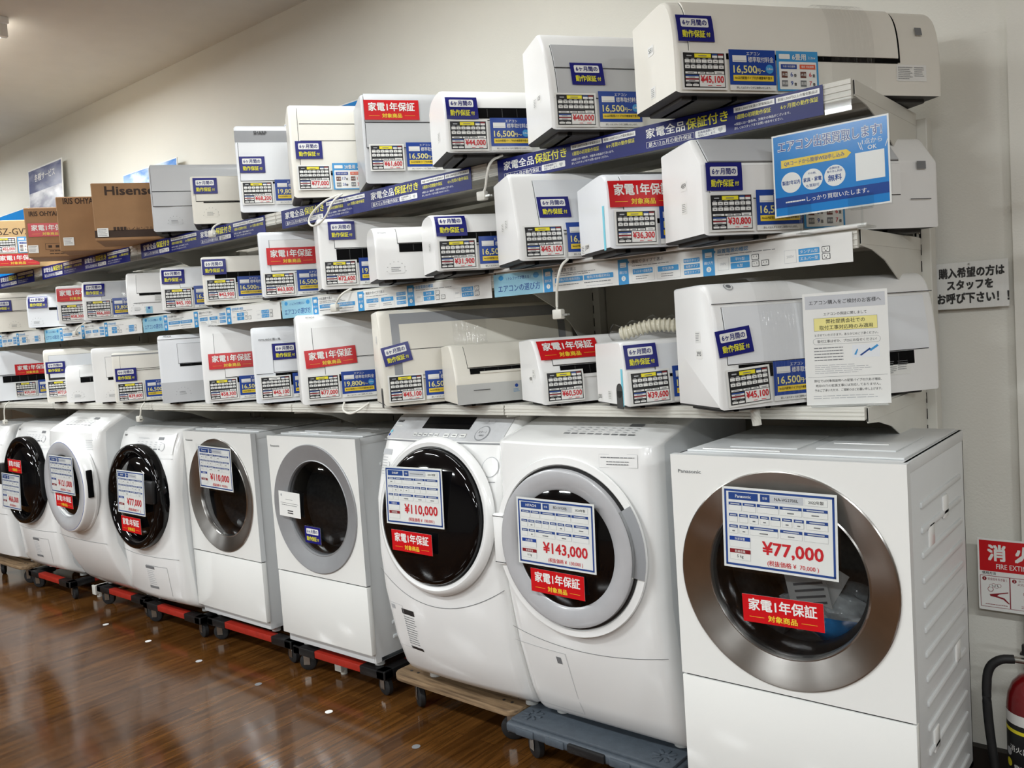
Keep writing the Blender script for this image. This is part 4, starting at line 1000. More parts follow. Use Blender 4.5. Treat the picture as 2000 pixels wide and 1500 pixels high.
# 2 white drum machine with grey door
def hitachi():
    t = thing('washing_machine', 'white curved washing machine with round grey door, board 143,000 yen, on grey dolly', 'washing machine', (-1.16, -.10, .155), 0, WG)
    W, Dp = .605, .63; zo = .155
    rows = [(.03, .13, .0), (.05, .115, .01), (.12, .085, .018), (.30, .035, .028), (.5, .0, .035), (.75, .0, .035), (.93, .001, .032), (.984, .002, .028), (.989, .006, .026), (.991, .013, .025), (1.045, .235, .004), (1.052, .255, 0)]
    F, f = drum_body(t, W, Dp, rows, [r[0] for r in rows], r=.05)
    base_feet(t, W, .15, Dp - .02)
    strip(t, 'panel_seam', F, .004, W - .004, lambda u: .350 - zo * 0 - .028 * (1 - (2 * u / W - 1) ** 2) + 0, .002, 'inkgrey')
    cx, cz = .296, .667; y, _ = f(cz); yd = y - .034
    c = (cx, yd, cz)
    d = MB(); d.lathe([(.285, -.006), (.283, .001), (.262, .003), (.258, -.001)], 'washer', 72, c=c); d.build('door_surround', t, smooth=40)
    d = MB(); d.lathe([(.258, -.004), (.256, .006), (.250, .006)], 'blackplastic', 72, c=c)
    d.lathe([(.250, .004), (.248, .020), (.240, .024), (.188, .018), (.184, .014)], 'doorgrey', 72, c=c); dr = d.build('door', t, smooth=40)
    d = MB(); d.lathe([(.185, .014), (.15, .026), (.1, .034), (.05, .038), (0, .039)], 'blackgloss', 72, c=c); d.build('door_glass', dr, smooth=60)
    d = MB(); d.box(cx - .292, cx - .245, yd - .010, yd + .01, cz - .085, cz + .085, 'washer', .006)
    for zz in (-.078, .076): d.box(cx - .290, cx - .246, yd - .0112, yd - .009, cz + zz, cz + zz + .002, 'seam')
    d.build('hinge_cover', dr, smooth=30)
    d = MB()
    R = .266; pr = []
    for q in range(9):
        a = math.radians(-14 + 46 * q / 8); pr.append((cx + R * math.cos(a), cz + R * math.sin(a)))
    for q in range(8):
        a, b = pr[q], pr[q + 1]; r_ = lambda p, k: (cx + (p[0] - cx) * k, cz + (p[1] - cz) * k)
        a1, b1, a2, b2 = r_(a, .955), r_(b, .955), r_(a, 1.07), r_(b, 1.07)
        d.face([(a1[0], yd - .012, a1[1]), (b1[0], yd - .012, b1[1]), (b2[0], yd - .004, b2[1]), (a2[0], yd - .004, a2[1])], 'midgrey')
        d.face([(a1[0], yd - .026, a1[1]), (b1[0], yd - .026, b1[1]), (b1[0], yd - .012, b1[1]), (a1[0], yd - .012, a1[1])], 'chrome')
    d.build('handle', dr, smooth=40)
    # control panel on the sloping top
    pc = tiny_panel(.34, .14, 3, 9); mb = MB()
    sl = math.atan2(.053, .217)
    Ft = lambda u, v, n: (.20 + u, .045 + v * math.cos(sl) - n * math.sin(sl), 1.0035 + v * math.sin(sl) + n * math.cos(sl))
    pc.emit(mb, Ft); mb.build('control_panel', t, smooth=0, weld=False)
    cc = Card(); cc.rect(0, 0, .125, .04, 'inkpale', 0); cc.rect(.0008, .0008, .1234, .0384, 'washer', 1); cc.lines(.006, .026, .11, .009, 1, 'inkgrey', 2, 0); cc.lines(.025, .006, .095, .016, 2, 'inkgrey', 2); mb = MB(); cc.emit(mb, place(F, .43, .925, 0), .001); mb.build('caution_label', t, smooth=0, weld=False)
    cc = Card(); cc.text('HITACHI', 0, 0, .011, 'inkgrey', 0, .014, al='l'); mb = MB(); cc.emit(mb, lambda u, v, n: Ft(u + .31, v + .14, n)); mb.build('brand_lettering', t, smooth=0, weld=False)
    mb = MB(); outline(mb, F, .0, .23, .062, .30, .0012, .0015, 'inkpale', False); fpatch(mb, F, .185, .205, .255, .28, .0012, 'inkgrey', 2, 2); mb.build('filter_door', t, smooth=0, weld=False)
    side_ribs(t, W, .25, Dp - .05, [.14 + .075 * q for q in range(10)])
    hang(t, card_board('HITACHI', 'BD-SV120JL', '2024年製', '143,000', '130,000', dry='6 kg'), BOARD, 'clear sleeved price sheet reading 143,000 yen', .135, yd - .044, .767 - zo, -.5, .03, True)
    hang(t, card_red(.205, .075), 'warranty_card', REDL, .176, yd - .040, .679 - zo, -1)
hitachi()

# 3 white drum machine with the big black door and display
def sharp_big():
    t = thing('washing_machine', 'tall white washing machine with black display and black door, on wooden dolly', 'washing machine', (-1.792, -.10, .152), 0, WG)
    W, Dp = .63, .66; zo = .152
    rows = [(.03, .14, .0), (.06, .105, .02), (.09, .085, .028), (.2, .05, .036), (.4, .012, .04), (.55, .0, .04), (.75, .006, .038), (.9, .045, .03), (.965, .07, .022), (.972, .072, .02), (1.0, .10, .016), (1.055, .165, .01), (1.068, .195, .005), (1.072, .24, 0)]
    F, f = drum_body(t, W, Dp, rows, [r[0] for r in rows], r=.045)
    base_feet(t, W, .15, Dp - .03)
    strip(t, 'panel_seam', F, .012, W - .02, lambda u: .966, .005, 'inkgrey')
    strip(t, 'panel_seam', F, .004, W - .004, lambda u: .48 - .10 * (1 - (2 * u / W - 1) ** 2), .0025, 'inkgrey')
    mb = MB(); fpatch(mb, F, .02, W - .03, .975, 1.05, .0012, 'panelsilver', 14, 6); cp = mb.build('control_panel', t, smooth=30)
    mb = MB(); fpatch(mb, F, .19, .43, 1.01, 1.048, .0025, 'blackgloss', 8, 4); mb.build('display_window', cp, smooth=0)
    c = Card(); c.text('SHARP', .028, .072, .012, 'ink', 0, .02, al='l'); c.rect(.03, .053, .04, .003, 'paper', 0); c.disc(.03, .033, .006, 'cyantape', 0, 12); c.disc(.028, .02, .005, 'feeblue', 0, 12)
    for q in range(5): c.rect(.165 + q * .028, .018, .021, .014, 'inkpale', 0); c.rect(.166 + q * .028, .019, .019, .012, 'paper', 1); c.rect(.169 + q * .028, .023, .013, .003, 'inkgrey', 2)
    for q in range(3): c.rect(.325 + q * .04, .018, .028, .015, 'inkpale', 0); c.rect(.326 + q * .04, .019, .026, .013, 'paper', 1); c.rect(.330 + q * .04, .024, .016, .003, 'inkgrey', 2)
    c.disc(.50, .036, .030, 'midgrey', 0, 32, .026); c.disc(.50, .036, .026, 'panelsilver', 1, 32, .0225); c.text('スタート', .50, .040, .010, 'inkgrey', 2, .006); c.text('一時停止', .50, .028, .007, 'inkgrey', 2, .006)
    for q in range(2): c.disc(.488 + q * .03, .078, .010, 'inkpale', 0, 20, .007); c.disc(.488 + q * .03, .078, .008, 'panelsilver', 1, 20, .0055)
    mb = MB(); c.emit(mb, lambda u, v, n: F(u, .968 + v * .87, n), .0022); mb.build('control_print', cp, smooth=0, weld=False)
    cz = .868 - zo; cx = .335; y, _ = f(cz); al = math.atan2(f(cz + .2)[0] - f(cz - .2)[0], .4)
    dr = bpy.data.objects.new('door', None); COL.objects.link(dr); dr.parent = t; dr.location = (cx, y - .034, cz); dr.rotation_euler = (-al, 0, 0)
    d = MB(); d.lathe([(.283, -.02), (.274, -.002), (.262, .004), (.248, .0), (.244, -.01)], 'washer', 72); d.build('door_surround', dr, smooth=40)
    d = MB(); d.lathe([(.243, -.01), (.241, .012), (.236, .02), (.222, .026), (.15, .038), (.08, .045), (0, .048)], 'blackgloss', 72); d.build('door_glass', dr, smooth=40)
    c = Card(); c.disc(.03, .035, .034, 'inkpale', 0, 28); c.disc(.03, .035, .0315, 'washer', 1, 28); c.lines(.015, -.018, .04, .008, 1, 'inkgrey', 1, 0); mb = MB(); c.emit(mb, place(F, .545, .858, 0), .001); mb.build('door_button', t, smooth=0, weld=False)
    c = Card(); c.rect(0, .075, .055, .02, 'inkpale', 0); c.lines(.004, .0, .035, .07, 7, 'inkpale', 0); c.disc(.045, .04, .010, 'inkpale', 0, 18); c.disc(.045, .04, .008, 'washer', 1, 18); mb = MB(); c.emit(mb, place(F, .022, .84, 0), .001); mb.build('caution_label', t, smooth=0, weld=False)
    c = Card(); c.rect(0, .145, .075, .022, 'ink', 0); c.lines(.004, .02, .068, .12, 12, 'inkgrey', 0); c.rect(.004, .0, .072, .012, 'ink', 0); mb = MB(); c.emit(mb, place(F, .105, .17, 0), .001); mb.build('instruction_label', t, smooth=0, weld=False)
    mb = MB(); outline(mb, F, .022, .115, .17, .35, .0012, .0015, 'inkpale'); fpatch(mb, F, .038, .06, .325, .342, .0014, 'inkpale', 2, 2); mb.build('filter_door', t, smooth=0, weld=False)
    side_ribs(t, W, .25, Dp - .05, [.14 + .075 * q for q in range(10)])
    hang(t, card_board('SHARP', '', '2021年製', '110,000', '100,000', w=.29, h=.208), BOARD, 'clear sleeved price sheet reading 110,000 yen', .158, y - .088, .839 - zo, .8, .05, True)
    hang(t, card_red(.202, .075), 'warranty_card', REDL, .196, y - .104, .749 - zo, -.5)
sharp_big()

def sharp_small(loc, label, price, board_x, board_z, red_x, red_z, handle, first_red_above):
    t = thing('washing_machine', label, 'washing machine', loc, 0, WG)
    W, Dp = .60, .58; zo = loc[2]
    rows = [(.03, .12, .0), (.06, .07, .015), (.075, .05, .025), (.11, .03, .03), (.32, .008, .036), (.48, .0, .04), (.65, .0, .04), (.80, .018, .034), (.90, .045, .026), (.965, .07, .018), (.985, .09, .01), (.99, .12, 0)]
    F, f = drum_body(t, W, Dp, rows, [r[0] for r in rows], r=.045)
    base_feet(t, W, .13, Dp - .03)
    strip(t, 'panel_seam', F, .004, W - .004, lambda u: .445 - zo, .002, 'inkgrey')
    strip(t, 'panel_seam', F, .01, .14, lambda u: .84, .0018, 'inkpale'); strip(t, 'panel_seam', F, W - .14, W - .01, lambda u: .84, .0018, 'inkpale')
    mb = MB(); fpatch(mb, F, .02, W - .02, .862, .968, .001, 'washer', 12, 6); cp = mb.build('control_panel', t, smooth=30)
    c = tiny_panel(.34, .09, int(price[:2]), 6); c.text('SHARP', -.155, .08, .012, 'ink', 0, .02, al='l'); c.disc(.29, .03, .02, 'inkpale', 0); c.disc(.29, .03, .017, 'washer', 1)
    mb = MB(); c.emit(mb, place(F, .20, .868, 0), .002); mb.build('control_print', cp, smooth=0, weld=False)
    cz = .765 - zo; cx = .30; y, _ = f(cz); al = .055
    dr = bpy.data.objects.new('door', None); COL.objects.link(dr); dr.parent = t; dr.location = (cx, y - .034, cz); dr.rotation_euler = (-al, 0, 0)
    d = MB(); d.lathe([(.277, -.03), (.277, .018), (.271, .029), (.252, .034), (.240, .030), (.228, .012), (.222, -.004)], 'blackgloss', 72); d.build('door_rim', dr, smooth=50)
    d = MB(); d.lathe([(.223, -.004), (.21, .012), (.17, .028), (.12, .040), (.06, .047), (0, .049)], 'blackgloss', 64); d.build('door_glass', dr, smooth=60)
    d = MB()
    if handle > 0: d.box(.17, .262, -.058, -.03, -.02, .10, 'blackplastic', .012)
    else: d.box(-.30, -.235, -.055, -.01, -.04, .10, 'blackplastic', .012)
    d.build('handle', dr, smooth=40)
    mb = MB(); outline(mb, F, .30, .49, .085, .27, .0012, .0018, 'inkgrey', False); mb.build('filter_door', t, smooth=0, weld=False)
    c = Card(); c.rect(0, .12, .085, .016, 'inkgrey', 0); c.lines(.006, .03, .075, .085, 8, 'inkpale', 0); c.rect(.004, .01, .085, .014, 'inkgrey', 0); mb = MB(); c.emit(mb, place(F, .29, .13, 0), .0015); mb.build('instruction_label', t, smooth=0, weld=False)
    side_ribs(t, W, .2, Dp - .05, [.12 + .075 * q for q in range(10)])
    hang(t, card_board('SHARP', '', '', price, '', w=.29, h=.225), BOARD, 'clear sleeved price sheet reading %s yen' % price, board_x, y - .098, board_z - zo, -.5, .05, True)
    hang(t, card_red(.205, .082), 'warranty_card', REDL, red_x, y - .094, red_z - zo, -1)
sharp_small((-4.01, -.04, DZ), 'white washing machine with thick black door rim, board 77,000 yen above red card', '77,000', .205, .688, .222, .588, 1, False)
sharp_small((-5.46, -.04, DZ), 'white washing machine with black door rim, red card above board 66,000 yen', '66,000', .07, .585, .215, .826, -1, True)

def toshiba():
    t = thing('washing_machine', 'white washing machine with protruding white door ring, board 121,000 yen', 'washing machine', (-4.625, -.125, DZ), 0, WG)
    W, Dp = .61, .68; zo = DZ
    rows = [(.03, .2, .0), (.07, .145, .0), (.10, .12, .005), (.22, .06, .01), (.355, .012, .02), (.5, .0, .025), (.9, .0, .025), (.975, .006, .02), (.99, .02, .01), (1.04, .11, 0), (1.075, .175, 0), (1.08, .2, 0)]
    F, f = drum_body(t, W, Dp, rows, [r[0] for r in rows], r=.04)
    base_feet(t, W, .22, Dp - .03)
    strip(t, 'panel_seam', F, .004, W - .004, lambda u: .482 - zo, .002, 'inkgrey')
    cz = .805 - zo; cx = .345; y, _ = f(cz)
    dr = bpy.data.objects.new('door', None); COL.objects.link(dr); dr.parent = t; dr.location = (cx, y - .02, cz)
    d = MB(); d.lathe([(.272, -.01), (.272, .003), (.268, .005), (.262, .003)], 'washer', 72); d.build('door_surround', dr, smooth=40)
    d = MB(); d.lathe([(.262, -.02), (.262, .05), (.256, .058), (.25, .060), (.248, .061), (.18, .055), (.172, .048), (.168, .035)], 'washer', 72, mats=['washer', 'washer', 'washer', 'signdark', 'doorgrey', 'ringgrey', 'washer']); d.build('door_rim', dr, smooth=40)
    d = MB(); d.lathe([(.17, .035), (.14, .045), (.08, .055), (0, .06)], 'blackgloss', 64); d.build('door_glass', dr, smooth=60)
    d = MB(); d.box(.252, .268, -.045, -.015, -.05, .10, 'slot', .004); d.build('handle', dr, smooth=30)
    pc = tiny_panel(.40, .11, 11, 7); mb = MB(); sl = math.atan2(.085, .155)
    Ft = lambda u, v, n: (.11 + u, .03 + v * math.cos(sl) - n * math.sin(sl), .9965 + v * math.sin(sl) * 1.02 + n * math.cos(sl))
    pc.emit(mb, Ft, .002); mb.build('control_panel', t, smooth=0, weld=False)
    c = Card(); c.lines(0, 0, .07, .06, 6, 'inkpale', 0); mb = MB(); c.emit(mb, place(F, .515, .88, 0), .001); mb.build('caution_label', t, smooth=0, weld=False)
    side_ribs(t, W, .3, Dp - .05, [.14 + .075 * q for q in range(10)])
    hang(t, card_board('TOSHIBA', '', '', '121,000', '110,000', w=.30, h=.212), BOARD, 'clear sleeved price sheet reading 121,000 yen', .20, y - .088, .768 - zo, -.8, .0, True)
    hang(t, card_red(.212, .075), 'warranty_card', REDL, .235, y - .084, .688 - zo, -1)
toshiba()
def plain_left():
    t = thing('washing_machine', 'white washing machine cut off at the left edge of the photo, on wooden dolly', 'washing machine', (-6.17, -.06, .14), 0, WG)
    W, Dp = .60, .60
    rows = [(.03, .1, .0), (.06, .05, .02), (.2, .02, .03), (.5, .0, .03), (.75, .0, .03), (.9, .04, .02), (.95, .07, .01), (.96, .1, 0)]
    F, f = drum_body(t, W, Dp, rows, [r[0] for r in rows], r=.045); base_feet(t, W, .13, Dp - .03)
    strip(t, 'panel_seam', F, .004, W - .004, lambda u: .36, .002, 'inkgrey'); strip(t, 'panel_seam', F, .004, W - .004, lambda u: .83, .002, 'inkpale')
    cz = .62; y, _ = f(cz); d = MB(); d.lathe([(.25, -.01), (.25, .02), (.23, .035), (.17, .03), (.165, .02)], 'washer', 64, c=(.27, y - .02, cz)); dr = d.build('door', t, smooth=40)
    d = MB(); d.lathe([(.166, .02), (.1, .035), (0, .042)], 'blackgloss', 48, c=(.27, y - .02, cz)); d.build('door_glass', dr, smooth=60)
    c = tiny_panel(.5, .09, 5, 8); c.disc(.42, -.06, .022, 'inkpale', 0); c.disc(.42, -.06, .019, 'washer', 1); mb = MB(); c.emit(mb, place(F, .05, .85, 0), .001); mb.build('control_print', t, smooth=0, weld=False)
plain_left()

# ------------------------------------------------------------------ dollies
def caster(t, x, y, ztop, r=.04, ang=.3, m='rubber'):
    M = Matrix.Translation((x, y, 0)) @ Matrix.Rotation(ang, 4, 'Z')
    mb = MB(); mb.box(-.03, .03, -.03, .03, ztop - .006, ztop, 'brass', .001, mtx=M)
    for s in (-1, 1): mb.box(-.018, .012, s * .017 - .0012, s * .017 + .0012, r - .012, ztop - .004, 'brass', .0008, mtx=M)
    o = mb.build('caster_fork', t, smooth=0)
    mb = MB(); prof = [(r - .006, -.0135), (r, -.009), (r, .009), (r - .006, .0135)]
    k = len(mb.v); rings = []
    for rr, d in prof: rings.append([M @ Vector((rr * math.cos(2 * PI * j / 24), d, r + rr * math.sin(2 * PI * j / 24))) for j in range(24)])
    mb.loft(rings, m); mb.cyl((0, 0, 0), 'y', .010, .002, 'brass', 12) if False else None
    w_ = mb.build('caster_wheel', o, smooth=40)
def red_dolly(x0, x1, y0, y1, label, h=DZ - .002):
    t = thing('dolly', label, 'dolly', (0, 0, 0), 0, 'red and black dollies under the washing machines')
    z0, c = h - .036, .15
    for (xa, xb, ya, yb, ax) in ((x0 + c, x1 - c, y0, y0 + .045, 'x'), (x0 + c, x1 - c, y1 - .045, y1, 'x'), (x0, x0 + .045, y0 + c, y1 - c, 'y'), (x1 - .045, x1, y0 + c, y1 - c, 'y')):
        mb = MB(); mb.box(xa, xb, ya, yb, z0 + .002, h - .002, 'dollyred', .003); mb.build('frame_rail', t, smooth=30)
    for sx, x in ((1, x0), (-1, x1)):
        for sy, y in ((1, y0), (-1, y1)):
            mb = MB(); a = lambda p, q: (min(p, q), max(p, q))
            mb.box(*a(x - .004 * sx, x + .155 * sx), *a(y - .004 * sy, y + .05 * sy), z0 - .004, h, 'blackplastic', .006); mb.box(*a(x - .004 * sx, x + .05 * sx), *a(y - .004 * sy, y + .155 * sy), z0 - .004, h, 'blackplastic', .006)
            mb.build('corner_bracket', t, smooth=30)
            caster(t, x + .045 * sx, y + .045 * sy, z0 - .002, .04, .35 * sx + .2 * sy)
red_dolly(-2.61, -1.99, .05, .56, 'red and black dolly under the washing machine with matt grey door ring')
red_dolly(-3.37, -2.66, .07, .56, 'red and black dolly under the washing machine with brown steel door ring')
red_dolly(-3.99, -3.40, .04, .50, 'red and black dolly under the washing machine with board 77,000 yen and black rim')
red_dolly(-4.60, -4.02, .06, .50, 'red and black dolly under the washing machine with protruding white door ring')
red_dolly(-5.46, -4.84, -.0, .50, 'red and black dolly under the washing machine with board 66,000 yen')
red_dolly(-.45, .14, -.10, .38, 'red and black dolly under the nearest square washing machine')
def wood_dolly(x0, x1, y0, y1, rz, label, h):
    t = thing('dolly', label, 'dolly', ((x0 + x1) / 2, (y0 + y1) / 2, 0), rz, 'wooden dollies under the washing machines')
    a, b = (x1 - x0) / 2, (y1 - y0) / 2; r = .05; pts = []
    for cx, cy, a0 in ((a - r, b - r, 0), (-a + r, b - r, 90), (-a + r, -b + r, 180), (a - r, -b + r, 270)):
        for q in range(7): an = math.radians(a0 + q * 15); pts.append((cx + r * math.cos(an), cy + r * math.sin(an)))
    mb = MB(); rings = []
    for z, k in ((h - .024, .996), (h - .021, 1), (h - .003, 1), (h, .996)): rings.append([(p[0] * k, p[1] * k, z) for p in pts])
    mb.loft(rings, 'plywood'); mb.build('board', t, smooth=30)
    mb = MB()
    for sx in (-1, 1):
        for sy in (-1, 1):
            for q in ((-.02, -.02), (.02, -.02), (-.02, .02), (.02, .02)): mb.cyl((sx * (a - .08) + q[0], sy * (b - .08) + q[1], h - .001), 'z', .006, .002, 'seam', 10)
            mb.box(sx * (a - .08) - .05, sx * (a - .08) + .05, sy * (b - .08) - .05, sy * (b - .08) + .05, h - .03, h - .023, 'plywood', .001)
    mb.build('bolt', t, smooth=0)
    for sx in (-1, 1):
        for sy in (-1, 1): caster(t, sx * (a - .08), sy * (b - .08), h - .028, .045, .5 * sx)
wood_dolly(-1.90, -1.235, .005, .47, -.03, 'worn plywood dolly under the tall washing machine with black display', .15)
wood_dolly(-6.15, -5.52, -.02, .45, 0, 'worn plywood dolly at the left edge of the photo', .138)
def grey_dolly():
    t = thing('dolly', 'grey moulded plastic dolly under the washing machine with round grey door', 'dolly', (-.90, .205, 0), -.02)
    a, b, h = .335, .27, .152; mb = MB()
    mb.box(-a, a, -b, b, h - .05, h - .012, 'dollygrey', .012, 3); mb.box(-a + .015, a - .015, -b + .015, b - .015, h - .014, h, 'dollygrey', .005)
    for q in range(5): mb.box(-a + .05 + q * .13, -a + .13 + q * .13, -b - .006, -b + .02, h - .045, h - .018, 'dollygrey', .005)
    for sx in (-1, 1):
        for k in range(8):
            M = Matrix.Translation((sx * (a - .07), -b + .07, h)) @ Matrix.Rotation(k * PI / 4, 4, 'Z'); mb.box(.012, .04, -.006, .006, -.001, .004, 'dollygrey', .002, mtx=M)
    mb.build('deck', t, smooth=30)
    mb = MB(); mb.box(-.06, .09, -b - .009, -b + .01, h - .046, h - .016, 'blackplastic', .006); mb.build('grip_slot', t, smooth=30)
    for sx in (-1, 1):
        for sy in (-1, 1): caster(t, sx * (a - .075), sy * (b - .075), h - .048, .042, .4 * sx)
grey_dolly()

# ------------------------------------------------------------------ cartons and posters on the top shelf
def carton(x, y, W, D, H, m, label, draw, cards=(), zoff=0):
    t = thing('cardboard_box', label, 'box', (x, y, ZA), TH, 'cardboard boxes on the top shelf')
    mb = MB(); mb.box(0, W, 0, D, 0, H, m, .004, 1)
    F = flatF(0, 0, 0); c = Card(); draw(c, W, H); c.emit(mb, F, .0006, .0004)
    mb.build('carton', t, smooth=0, weld=False)
    mb = MB(); mb.box(.0, W, D * .46, D * .60, H - .0005, H + .0008, 'film'); mb.build('packing_tape', t, smooth=0)
    for cd, u, v, nm, lb in cards:
        mb = MB(); cd[0].emit(mb, place(F, u, v, 0), .0024, .0005); o = mb.build(nm, t, smooth=0, weld=False); o['label'] = lb
def sticker():
    c = Card(); c.rect(0, 0, .05, .042, 'paper', 0); c.lines(.004, .004, .04, .034, 5, 'inkgrey', 1); return c, .05, .042
def d1(c, W, H):
    c.text('Hisense', .062, H * .865, .06, 'boxink', 0, .022, al='l', w=.225); c.text('ハイセンスルームエアコン', .145, H * .19, .028, 'boxink', 0, .004, al='l', w=.25)
    for q in range(4): c.rect(.085 + q * .0155, H * .165, .0125, .02, 'boxink', 0)
    c.rect(.0, H * .055, W, .036, 'boxink', 0)
def d2(c, W, H): c.text('IRIS OHYAMA', .035, H * .92, .042, 'boxink', 0, .02, al='l', w=.19)
def d3(c, W, H):
    c.text('IRIS OHYAMA', .025, H * .875, .036, 'boxink', 0, .02, al='l', w=.175)
    c.rect(.09, H * .15, .20, .034, 'boxink', 0); c.rect(.092, H * .15 + .002, .196, .03, 'cardboard', 1)
    for q in range(5): c.rect(.105 + q * .036, H * .15 + .01, .018, .014, 'boxink', 2)
    c.lines(.11, H * .04, .18, .03, 2, 'boxink', 0)
def d4(c, W, H): c.text('MSZ-GV2222', .112, H * .76, .055, 'boxink', 0, .006, al='l', w=.27)
carton(-3.505, -.258, .62, .25, .280, 'cardboard', 'large brown carton with a black base stripe, rightmost of the cardboard boxes', d1, [(sticker(), .012, .02, 'barcode_sticker', 'white barcode sticker')])
carton(-3.955, -.235, .62, .215, .283, 'cardboard', 'plain brown carton between the striped carton and the red-carded carton', d2, [(sticker(), .02, .03, 'barcode_sticker', 'white barcode sticker')])
carton(-4.275, -.27, .62, .225, .270, 'cardboard', 'brown carton with red warranty card on its front', d3, [(card_red(.215, .073), .014, .112, 'warranty_card', REDL), (sticker(), .006, .025, 'barcode_sticker', 'white barcode sticker')])
carton(-4.911, -.324, .72, .38, .279, 'cardboardpale', 'pale tan carton with price card and red card, at the left edge', d4, [(card_price('55,000', .126, .094), .112, .085, 'price_card', 'price card reading 55,000 yen'), (card_room('6', '2.2', RA, .12, .095), .243, .085, 'room_size_card', 'light blue room size card'), (card_red(.225, .068), .125, .012, 'warranty_card', REDL)])
def poster(x0, x1, z1, m, label, split=None, txt=None):
    h = z1 - ZA; tl = math.atan2(.045, h)
    mb = MB(); mb.box(0, x1 - x0, -.006, 0, 0, h, 'paper', .001); F = flatF(0, -.0062, 0); c = Card()
    W = x1 - x0
    if split: c.rect(.012, h * split, W - .024, h * (1 - split) - .012, m, 1); c.rect(.012, .012, W - .024, h * split - .012, 'shirtprint', 1)
    else: c.rect(.006, .006, W - .012, h - .012, m, 1)
    if txt: c.text(txt, W * .5, h * .915, .06, 'paper', 2, .01, w=W * .6)
    c.emit(mb, F, 0, .0006); o = mb.build('poster_board', smooth=0, weld=False); o.location = (x0, .60, ZA); o.rotation_euler = (-tl, 0, 0)
    tag(o, label, 'poster', 'poster boards leaning on the wall above the shelving')
poster(-6.41, -5.81, 2.99, 'hallprint', 'tall navy and white poster board leaning on wall, lettered in white', .80, '各種サービス')
poster(-4.93, -4.24, 2.713, 'skyprint', 'blue sky poster board behind the rightmost brown carton')
poster(-3.14, -2.454, 2.69, 'signblue', 'plain blue board leaning behind the tall cream air conditioner')
poster(-7.15, -6.456, 2.725, 'signblue', 'plain blue board leaning at the left edge of the photo')

# ------------------------------------------------------------------ signs
def buyback_sign():
    t = thing('acrylic_sign', 'blue and white buyback sign held on clear clips on the middle shelf edge', 'sign', (-.166, -.085, 1.748), 0)
    w, h = .284, .207; c = Card(); c.rect(0, 0, w, h, 'paper', 0); c.rect(.004, .004, w - .008, h - .008, 'signblue', 1); c.rect(.004, .024, w - .008, .026, 'signdark', 2)
    c.text('エアコン出張買取します!', w * .5, .176, .030, 'paper', 2, .05, w=.252); c.text('エアコン出張買取します!', w * .5, .176, .030, 'signdark', 3, .010, w=.252)
    c.poly([(.022, .122), (.185, .122), (.196, .132), (.185, .142), (.022, .142)], 'ochre', 2); c.text('QRコードから簡単WEB申し込み', .105, .132, .0125, 'signdark', 3, .01, w=.15)
    c.text('1点から', .245, .152, .0145, 'paper', 2, .008); c.text('OK', .245, .137, .0145, 'paper', 2, .008)
    for s in ((.212, .143, .006), (.217, .141, .005), (.280, .141, -.006)): c.poly([(s[0], s[1] + .01), (s[0] + .0015, s[1] + .01), (s[0] + .0015 + s[2], s[1] - .008), (s[0] + s[2], s[1] - .008)], 'paper', 2)
    c.rect(.205, .062, .067, .066, 'paper', 2)
    for x, (a, b, d) in ((.046, ('', '製造7年以内', '')), (.100, ('その他、', '家具・家電', 'も買取可')), (.155, ('出張料金', '無料', '取り外し料金'))):
        c.disc(x, .084, .0255, 'paper', 2, 36)
        if b: c.text(b, x, .079 if x > .15 else .084, .017 if x > .15 else .0115, 'signdark', 3, .014, maxw=.045)
        if a: c.text(a, x, .1025 if x > .15 else .099, .0065, 'signdark', 3, .006)
        if d: c.text(d, x, .069 if x < .15 else .0945, .0062 if x > .15 else .0085, 'signdark', 3, .006)
    c.text('しっかり買取いたします。', w * .56, .037, .0135, 'paper', 3, .01, w=.15); c.lines(.03, .030, .05, .012, 1, 'paper', 3, 0)
    mb = MB(); mb.box(0, w, -.002, 0, 0, h, 'paper', .0006); c.emit(mb, flatF(0, -.0021, 0), 0, .0003); sleeve(mb, flatF(0, -.0021, 0), w, h, .003, .004)
    mb.build('printed_panel', t, smooth=0, weld=False)
    for q, x in enumerate((.065, .215)):
        mb = MB(); mb.box(x - .03, x + .03, -.006, -.0055, -.004, .03, 'clear'); mb.box(x - .002, x + .002, -.003, .002, -.045, .002, 'clear'); mb.box(x - .025, x + .025, -.006, .004, -.006, -.003, 'clear')
        mb.box(x - .012, x + .012, -.004, .068, -.048, -.044, 'clear'); mb.build('clear_clip', t, smooth=0)
buyback_sign()
